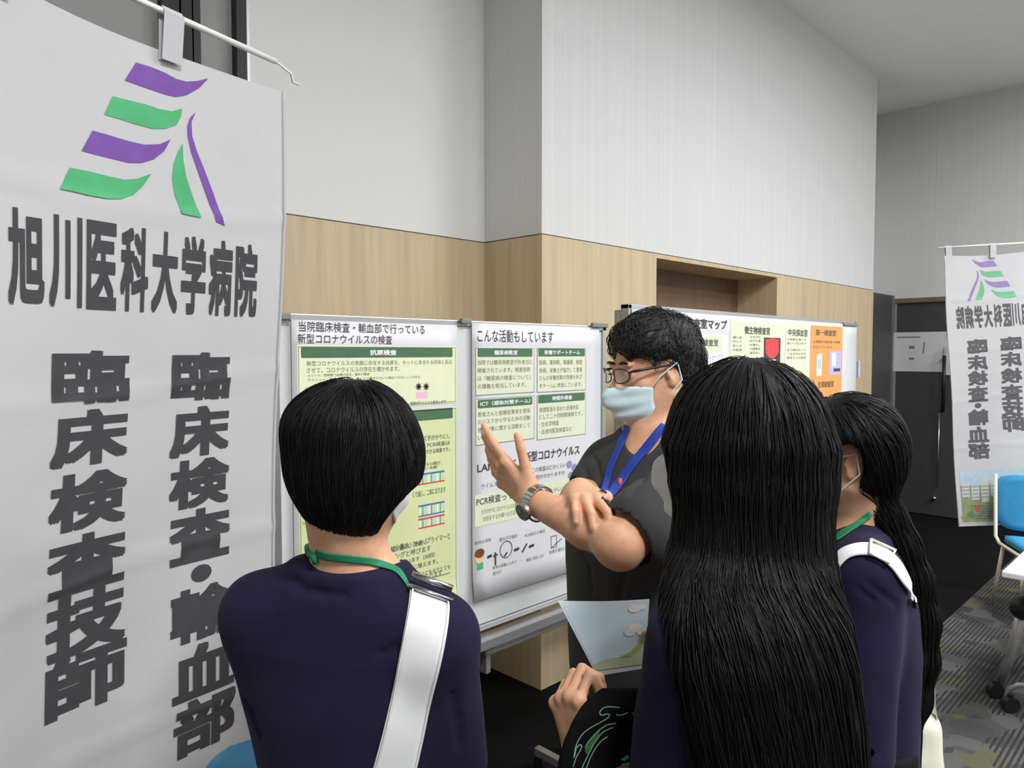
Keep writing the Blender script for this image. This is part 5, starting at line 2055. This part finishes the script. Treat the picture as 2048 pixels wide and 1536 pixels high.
nn_ = 14
v, f = [], []
for sd_ in (0, 1):
    for j in range(nn_ + 1):
        for i in range(nn_ + 1):
            v.append(LP_(i / nn_, j / nn_, -0.003 * sd_))
for sd_ in (0, 1):
    for j in range(nn_):
        for i in range(nn_):
            q = sd_ * (nn_ + 1) ** 2 + j * (nn_ + 1) + i
            f.append((q, q + 1, q + nn_ + 2, q + nn_ + 1))
rim = [i for i in range(nn_)] + [j * (nn_ + 1) + nn_ for j in range(nn_)] + [nn_ * (nn_ + 1) + nn_ - i for i in range(nn_)] + [(nn_ - j) * (nn_ + 1) for j in range(nn_)]
for k in range(len(rim)):
    a, b = rim[k], rim[(k + 1) % len(rim)]
    f.append((a, b, b + (nn_ + 1) ** 2, a + (nn_ + 1) ** 2))
lo3 = fix_normals(mesh_obj('sleeve', np.array(v), f, mat('clear_sleeve_paper', A(206, 212, 216), 0.25, 0.5, var=0.01), LF))
lpn = Print2D()
lpn.rect(0.03, 0.94, -0.93, -0.05, h=0.0006, mi=0)
lpn.poly([(0.03, -0.93), (0.94, -0.93), (0.94, -0.66), (0.78, -0.74), (0.6, -0.80), (0.3, -0.80), (0.03, -0.86)], h=0.0010, mi=1)
lpn.poly([(0.5, -0.80), (0.72, -0.74), (0.94, -0.58), (0.94, -0.68), (0.75, -0.80)], h=0.0014, mi=2)
for cx, cy, r_ in ((0.82, -0.40, .10), (0.74, -0.46, .08), (0.90, -0.48, .05), (0.82, -0.12, .08), (0.9, -0.10, .06)):
    lpn.disc(cx, cy, r_, r_ * 0.7, h=0.0012 + cx * 0.0003, mi=3)
lpn.build('picture', [mat('pale_sky_ink', A(196, 214, 232), 0.4, 0.3, var=0.04, vscale=12), mat('field_ink', A(190, 196, 164), 0.4, 0.3, var=0.05), mat('leaf_ink', A(158, 184, 96), 0.4, 0.3, var=0.05), M_white_ink], lambda x, y, h: LP_(x, -y, h), LF, 0.06)

# black cloth bag with a line drawing, hung over her left forearm
tb0 = pix(1210, 1500, 0.93)
TB = empty('tote_bag', to_world(tb0), math.radians(-45))
tag(TB, 'black cloth bag with a green and white line drawing below the leaflet', 'bag')
keysB = np.array([(1376, 1204, 1302), (1392, 1182, 1306), (1412, 1163, 1308), (1440, 1146, 1308), (1480, 1128, 1310), (1520, 1117, 1312), (1580, 1108, 1315), (1680, 1100, 1320), (1760, 1106, 1318)], float)


def TBp(px, py, h=0.0):
    l, r = np.interp(py, keysB[:, 0], keysB[:, 1]), np.interp(py, keysB[:, 0], keysB[:, 2])
    u = min(max((px - l) / (r - l), 0), 1)
    D = 0.945 - 0.028 * math.sqrt(max(0.0, 1 - (2 * u - 1) ** 2)) * min(1, (py - 1370) / 60) - 0.006 * math.sin(px * 0.06 + py * 0.02) - h
    return pix(px, py, D) - tb0


nu, nv = 30, 40
v, f = [], []
for sd_ in (0, 1):
    for j in range(nv + 1):
        py = 1376 + (1760 - 1376) * j / nv
        l, r = np.interp(py, keysB[:, 0], keysB[:, 1]), np.interp(py, keysB[:, 0], keysB[:, 2])
        for i in range(nu + 1):
            px = l + (r - l) * i / nu
            p_ = TBp(px, py)
            if sd_:
                p_ = pix(px, py, 0.955 + 0.02 * math.sin(math.pi * i / nu)) - tb0
            v.append(p_)
for sd_ in (0, 1):
    for j in range(nv):
        for i in range(nu):
            q = sd_ * (nu + 1) * (nv + 1) + j * (nu + 1) + i
            f.append((q, q + 1, q + nu + 2, q + nu + 1))
of = (nu + 1) * (nv + 1)
rim = [i for i in range(nu)] + [j * (nu + 1) + nu for j in range(nv)] + [nv * (nu + 1) + nu - i for i in range(nu)] + [(nv - j) * (nu + 1) for j in range(nv)]
for k in range(len(rim)):
    a, b = rim[k], rim[(k + 1) % len(rim)]
    f.append((a, b, b + of, a + of))
fix_normals(mesh_obj('cloth', np.array(v), f, mat('black_canvas', A(20, 20, 21), 0.9, 0.1, var=0.06, vscale=30, bump=0.15, bscale=900), TB, True))
q = lambda x, y: (1080 + x / 7.11, 1320 + y / 7.11)
wl, gl_ = MB(), MB()
for pts in ([(1130, 680), (960, 655), (870, 690), (830, 740), (840, 800), (880, 810), (940, 755), (1010, 755), (1020, 790), (900, 870), (760, 940), (640, 1010), (550, 1120), (500, 1250), (480, 1400)],
            [(470, 1520), (520, 1370), (580, 1280), (600, 1210), (560, 1200), (510, 1260), (490, 1380)], [(1080, 900), (960, 920), (860, 980), (760, 1080), (680, 1170), (640, 1250)],
            [(1040, 960), (930, 1000), (850, 1070), (760, 1200), (690, 1340), (620, 1480), (590, 1560)], [(960, 1090), (870, 1150), (790, 1250), (720, 1380), (650, 1560)], [(1250, 750), (1180, 780), (1100, 790), (1085, 765)]):
    pp = interp_path([q(*p_) for p_ in pts], 40)
    for _ in range(4):
        pp[1:-1] = pp[1:-1] * 0.5 + (pp[:-2] + pp[2:]) * 0.25
    wl.tube([tuple(TBp(x, y, 0.0004)) for x, y in pp], 0.0007, 6)
wl.build('line_drawing', mat('white_thread', A(150, 190, 165), 0.7, 0.2), TB, True)
dr = Print2D()
for pts, mi in (([(750, 1070), (860, 980), (840, 1060), (760, 1200), (680, 1360), (640, 1300), (640, 1250)], 0), ([(1140, 1420), (1250, 1345), (1270, 1390), (1200, 1440)], 1), ([(1160, 1480), (1300, 1450), (1310, 1600), (1150, 1600)], 1),
                ([(1290, 740), (1420, 750), (1380, 870)], 2), ([(1455, 370), (1475, 420), (1500, 440), (1490, 500), (1475, 520), (1460, 440)], 3)):
    dr.poly([q(*p_) for p_ in pts], h=0.0006, mi=mi)
dr.build('green_print', [mat('leaf_green_print', A(60, 120, 62), 0.7, 0.2), mat('mint_print', A(78, 200, 140), 0.7, 0.2), mat('grey_print', A(120, 120, 120), 0.7, 0.2), M_white_ink], lambda x, y, h: TBp(x, y, h), TB)

# ================================================================== woman behind at the right, ponytail
WBb = (0.66, 1.38)
WB = person('person', 'woman with a black ponytail and cream bag strap behind the long-haired woman', WBb)
hc = pix(1703, 908, 1.35)
RB = head_axes((-0.88, 0.47), math.radians(4))
Tb = lambda x, y, z: hc + RB @ (np.array([x, y, z]) * 0.89)
tfB = (-0.98, 0.20)
cB = np.array([0.650, 1.375, 1.318])
sL, eL, wL = np.array([0.605, 1.225, 1.270]), np.array([0.585, 1.20, 1.02]), np.array([0.44, 1.24, 0.98])
sR, eR, wR = np.array([0.660, 1.525, 1.270]), np.array([0.75, 1.59, 1.05]), np.array([0.815, 1.53, 0.885])
torsoB = [(0.76, .665, 1.38, .165, .12), (0.90, .665, 1.38, .145, .108), (1.00, .663, 1.38, .142, .108), (1.10, .66, 1.378, .150, .110), (1.19, .655, 1.376, .150, .100), (1.25, .652, 1.375, .125, .084), (1.30, .650, 1.375, .072, .060)]
B = SDF((0.36, 1.06, 0.74), (0.94, 1.72, 1.64), 0.0035)
B.loft([(z, x, y, a - .012, b - .012) for z, x, y, a, b in torsoB], tfB, 0.02)
head(B, hc, RB, 0.89)
B.cap(Tb(0, -0.018, -0.055), cB, 0.050, 0.056, 0.03)
for a_, b_, c_ in ((sL, eL, wL), (sR, eR, wR)):
    B.cap(cB + [0, 0.0, -0.03], a_, 0.042, 0.040, 0.03)
    skeleton_arm(B, a_, b_, c_, (0.042, 0.036, 0.035, 0.024))
hand(B, wL, (-0.9, 0.2, 0.1), (0.1, 0.3, -0.9), True, (35, 38, 40, 42), 2, sc=0.92)
hand(B, wR, (0.18, -0.15, -0.95), (-0.5, -0.85, 0.0), False, (30, 30, 30, 34), 3, sc=0.92)
mk(WB, WBb, 'body', B, M_skin)
S = SDF((0.42, 1.06, 0.72), (0.92, 1.70, 1.40), 0.0045)
S.loft(torsoB, tfB, 0.03)
S.cap(cB + [0.0, -0.02, -0.02], sL, 0.050, 0.054, 0.05)
S.cap(cB + [0.0, 0.02, -0.02], sR, 0.050, 0.054, 0.05)
S.cap(sL, eL + [0, 0, -0.04], 0.056, 0.058, 0.04)
S.cap(sR, sR * 0.15 + eR * 0.85, 0.056, 0.056, 0.04)
S.ripple(0.0026, 26, 25)
S.groove([[(1735, 1165), (1765, 1190), (1790, 1208)], [(1720, 1180), (1750, 1205)]], 0.0018, 0.011)
S.cap(cB + [-0.012, 0, 0.012], cB + [-0.02, 0, 0.12], 0.060, 0.074, 0.012, 's')
for a_, b_ in ((sL, eL), (sR, eR)):
    S.cap(a_ * 0.3 + b_ * 0.7, b_ * 1.2 - a_ * 0.2, 0.048, 0.048, 0.006, 's')
mk(WB, WBb, 'shirt', S, M_navy)
H = SDF((0.50, 1.18, 0.96), (0.88, 1.54, 1.63), 0.004)
H.ell(pix(1702, 884, 1.35), (0.093, 0.102, 0.092), None, 0.02)
H.ell(pix(1722, 925, 1.36), (0.074, 0.078, 0.083), None, 0.03)
tail = [(1742, 985, 1.34, .036), (1772, 1030, 1.33, .028), (1800, 1090, 1.32, .027), (1824, 1160, 1.315, .028), (1838, 1240, 1.31, .028), (1838, 1320, 1.31, .026), (1828, 1400, 1.31, .022), (1818, 1470, 1.31, .012)]
tp = [pix(a, b, c) for a, b, c, _ in tail]
H.chain(tp, [q_[3] for q_ in tail], 0.02)
H.ell(Tb(0, 0.120, -0.025), (0.066, 0.075, 0.085), RB, 0.012, 's')
H.ell(Tb(-0.100, 0.040, -0.045), (0.060, 0.055, 0.066), RB, 0.010, 's')
H.ell(Tb(-0.115, 0.000, -0.012), (0.070, 0.030, 0.044), RB, 0.006, 's')
hv = H.mesh(2)
nape = pix(1745, 985, 1.36)


def wantB(P):
    d = nape - P
    d = d / np.linalg.norm(d, axis=1, keepdims=True)
    low = (P[:, 2] < nape[2] + 0.02)[:, None]
    tpa = np.array(tp)
    j = np.clip(np.array([np.argmin(((tpa - p_) ** 2).sum(1)) for p_ in P]), 0, len(tp) - 2)
    t_ = tpa[j + 1] - tpa[j]
    t_ = t_ / np.linalg.norm(t_, axis=1, keepdims=True)
    return np.where(low, t_, d)


rt1 = shell_roots(H, 1500, 31, lambda V: V[:, 2] > hc[2] - 0.06)
rt2 = shell_roots(H, 900, 32, lambda V: V[:, 2] < hc[2] - 0.08)
s1 = strands(H, rt1, wantB, 12, 0.010, 0.0009, 0.0024, 33, jit=0.05)
s2 = strands(H, rt2, wantB, 14, 0.012, 0.0009, 0.004, 34, jit=0.06)
V, Q = join_np([hv, s1, s2])
loc = np.array([*WBb, 0.0])
np_obj('hair', V - loc, Q, M_hair, WB)
mask_mesh(lambda x, y, z: Tb(x, y + 0.008, z) - loc, 0.95, M_maskw, WB, hc)
path = interp_path([(1655, 1100), (1675, 1082), (1700, 1060), (1725, 1040), (1740, 1025)], 16)
m_, *_ = band([B, S], [(x - 3, y - 5, x + 3, y + 5) for x, y in path], WBb, 0.0016, 0.002)
ly = fix_normals(m_.build('lanyard', M_lanyg, WB, True))
lq = []
for x, y in ((1660, 1120), (1668, 1160), (1675, 1200), (1682, 1235), (1688, 1250)):
    h_ = hit2([S, B], x, y)
    if h_:
        lq.append(tuple(h_[0] - loc + np.array([-0.004, -0.008, 0])))
lm = MB()
lm.tube(lq, 0.004, 8)
lm.build('lanyard_end', M_lanyg, ly, True)
legs(WB, WBb, tfB, 0.84, 0.165)
# her cream bag
bb = (0.80, 1.46)
CB = empty('shoulder_bag', to_world((bb[0], bb[1], 0.70)), math.radians(-45))
tag(CB, 'cream shoulder bag with buckled strap over the ponytailed woman\'s shoulder', 'bag')
rows = lerp_rows([(0, 1664, 1150, 1674, 1150), (.12, 1670, 1114, 1684, 1136), (.25, 1690, 1098, 1700, 1118), (.4, 1716, 1091, 1720, 1114), (.52, 1744, 1090, 1742, 1114), (.65, 1774, 1103, 1762, 1124), (.75, 1796, 1124, 1782, 1140), (.9, 1814, 1165, 1800, 1176), (1, 1824, 1196, 1812, 1204)], 40)
m_, L_, R_, N_ = band([S], rows.tolist(), bb, 0.003, 0.004)
zo = np.array([0, 0, 0.70])
m_.v = [(x, y, z - 0.70) for x, y, z in m_.v]
fix_normals(m_.build('strap', M_strap, CB, True))
i0, i1 = len(L_) * 20 // 40, len(L_) * 26 // 40
bkl = MB()
cs = [L_[i0] - zo + N_[i0] * .005, L_[i1] - zo + N_[i1] * .005, R_[i1] - zo + N_[i1] * .005, R_[i0] - zo + N_[i0] * .005]
cs = [c_ + (c_ - sum(cs) / 4) * 0.15 for c_ in cs]
bkl.tube([tuple(c_) for c_ in cs] + [tuple(cs[0])], 0.0026, 8)
bkl.build('buckle', mat('cream_buckle', A(222, 220, 198), 0.35, 0.4, metal=0.2), CB, True)
st0 = (L_[-1] + R_[-1]) / 2 - zo
pts = [st0, pix(1842, 1270, 1.42) - [*bb, 0.70], pix(1858, 1350, 1.46) - [*bb, 0.70], pix(1872, 1434, 1.47) - [*bb, 0.70]]
sb = MB()
wv_ = np.array([0.006, 0.012, 0])
sb.ribbon([tuple(p_ - wv_) for p_ in pts], [tuple(p_ + wv_) for p_ in pts], [(0.8, -0.6, 0)] * 4, 0.003)
fix_normals(sb.build('lower_strap', M_creamstrap, CB))
p0 = pix(1832, 1438, 1.44) - [*bb, 0.70]
p1 = pix(1876, 1448, 1.48) - [*bb, 0.70]
dirv = unit(np.array([p1[0] - p0[0], p1[1] - p0[1], 0]))
bd = SDF((-0.12, -0.16, -0.02), (0.16, 0.2, 0.34), 0.004)
c0 = (p0 + p1) / 2
bd.cap(p0 + [0, 0.02, -0.02], p1 + [-0.004, 0.02, -0.02], 0.020, 0.020, 0.03, flat=(dirv[1], -dirv[0], 0), fs=0.8)
bd.cap(p0 + [0, 0.02, -0.10], p1 + [0.0, 0.02, -0.10], 0.026, 0.026, 0.05, flat=(dirv[1], -dirv[0], 0), fs=0.8)
bd.cap(c0 + [0, 0.02, -0.02], c0 + [0.0, 0.02, -0.10], 0.030, 0.034, 0.04)
V, Q = bd.mesh(2)
fl = MB()
fa, fb2 = pix(1826, 1440, 1.47) - [*bb, 0.70], pix(1872, 1438, 1.50) - [*bb, 0.70]
fc, fd2 = pix(1868, 1352, 1.50) - [*bb, 0.70], pix(1834, 1362, 1.47) - [*bb, 0.70]
off_ = np.array([0.012, 0.020, 0])
fl.add([fa, fb2, fc, fd2, fa + off_, fb2 + off_, fc + off_, fd2 + off_], [(0, 1, 2, 3), (7, 6, 5, 4), (0, 4, 5, 1), (1, 5, 6, 2), (2, 6, 7, 3), (3, 7, 4, 0)])
fix_normals(fl.build('inner_panel', mat('grey_lining', A(150, 150, 144), 0.7, 0.2, var=0.03), CB))
np_obj('pouch', V, Q, M_creamstrap, CB)
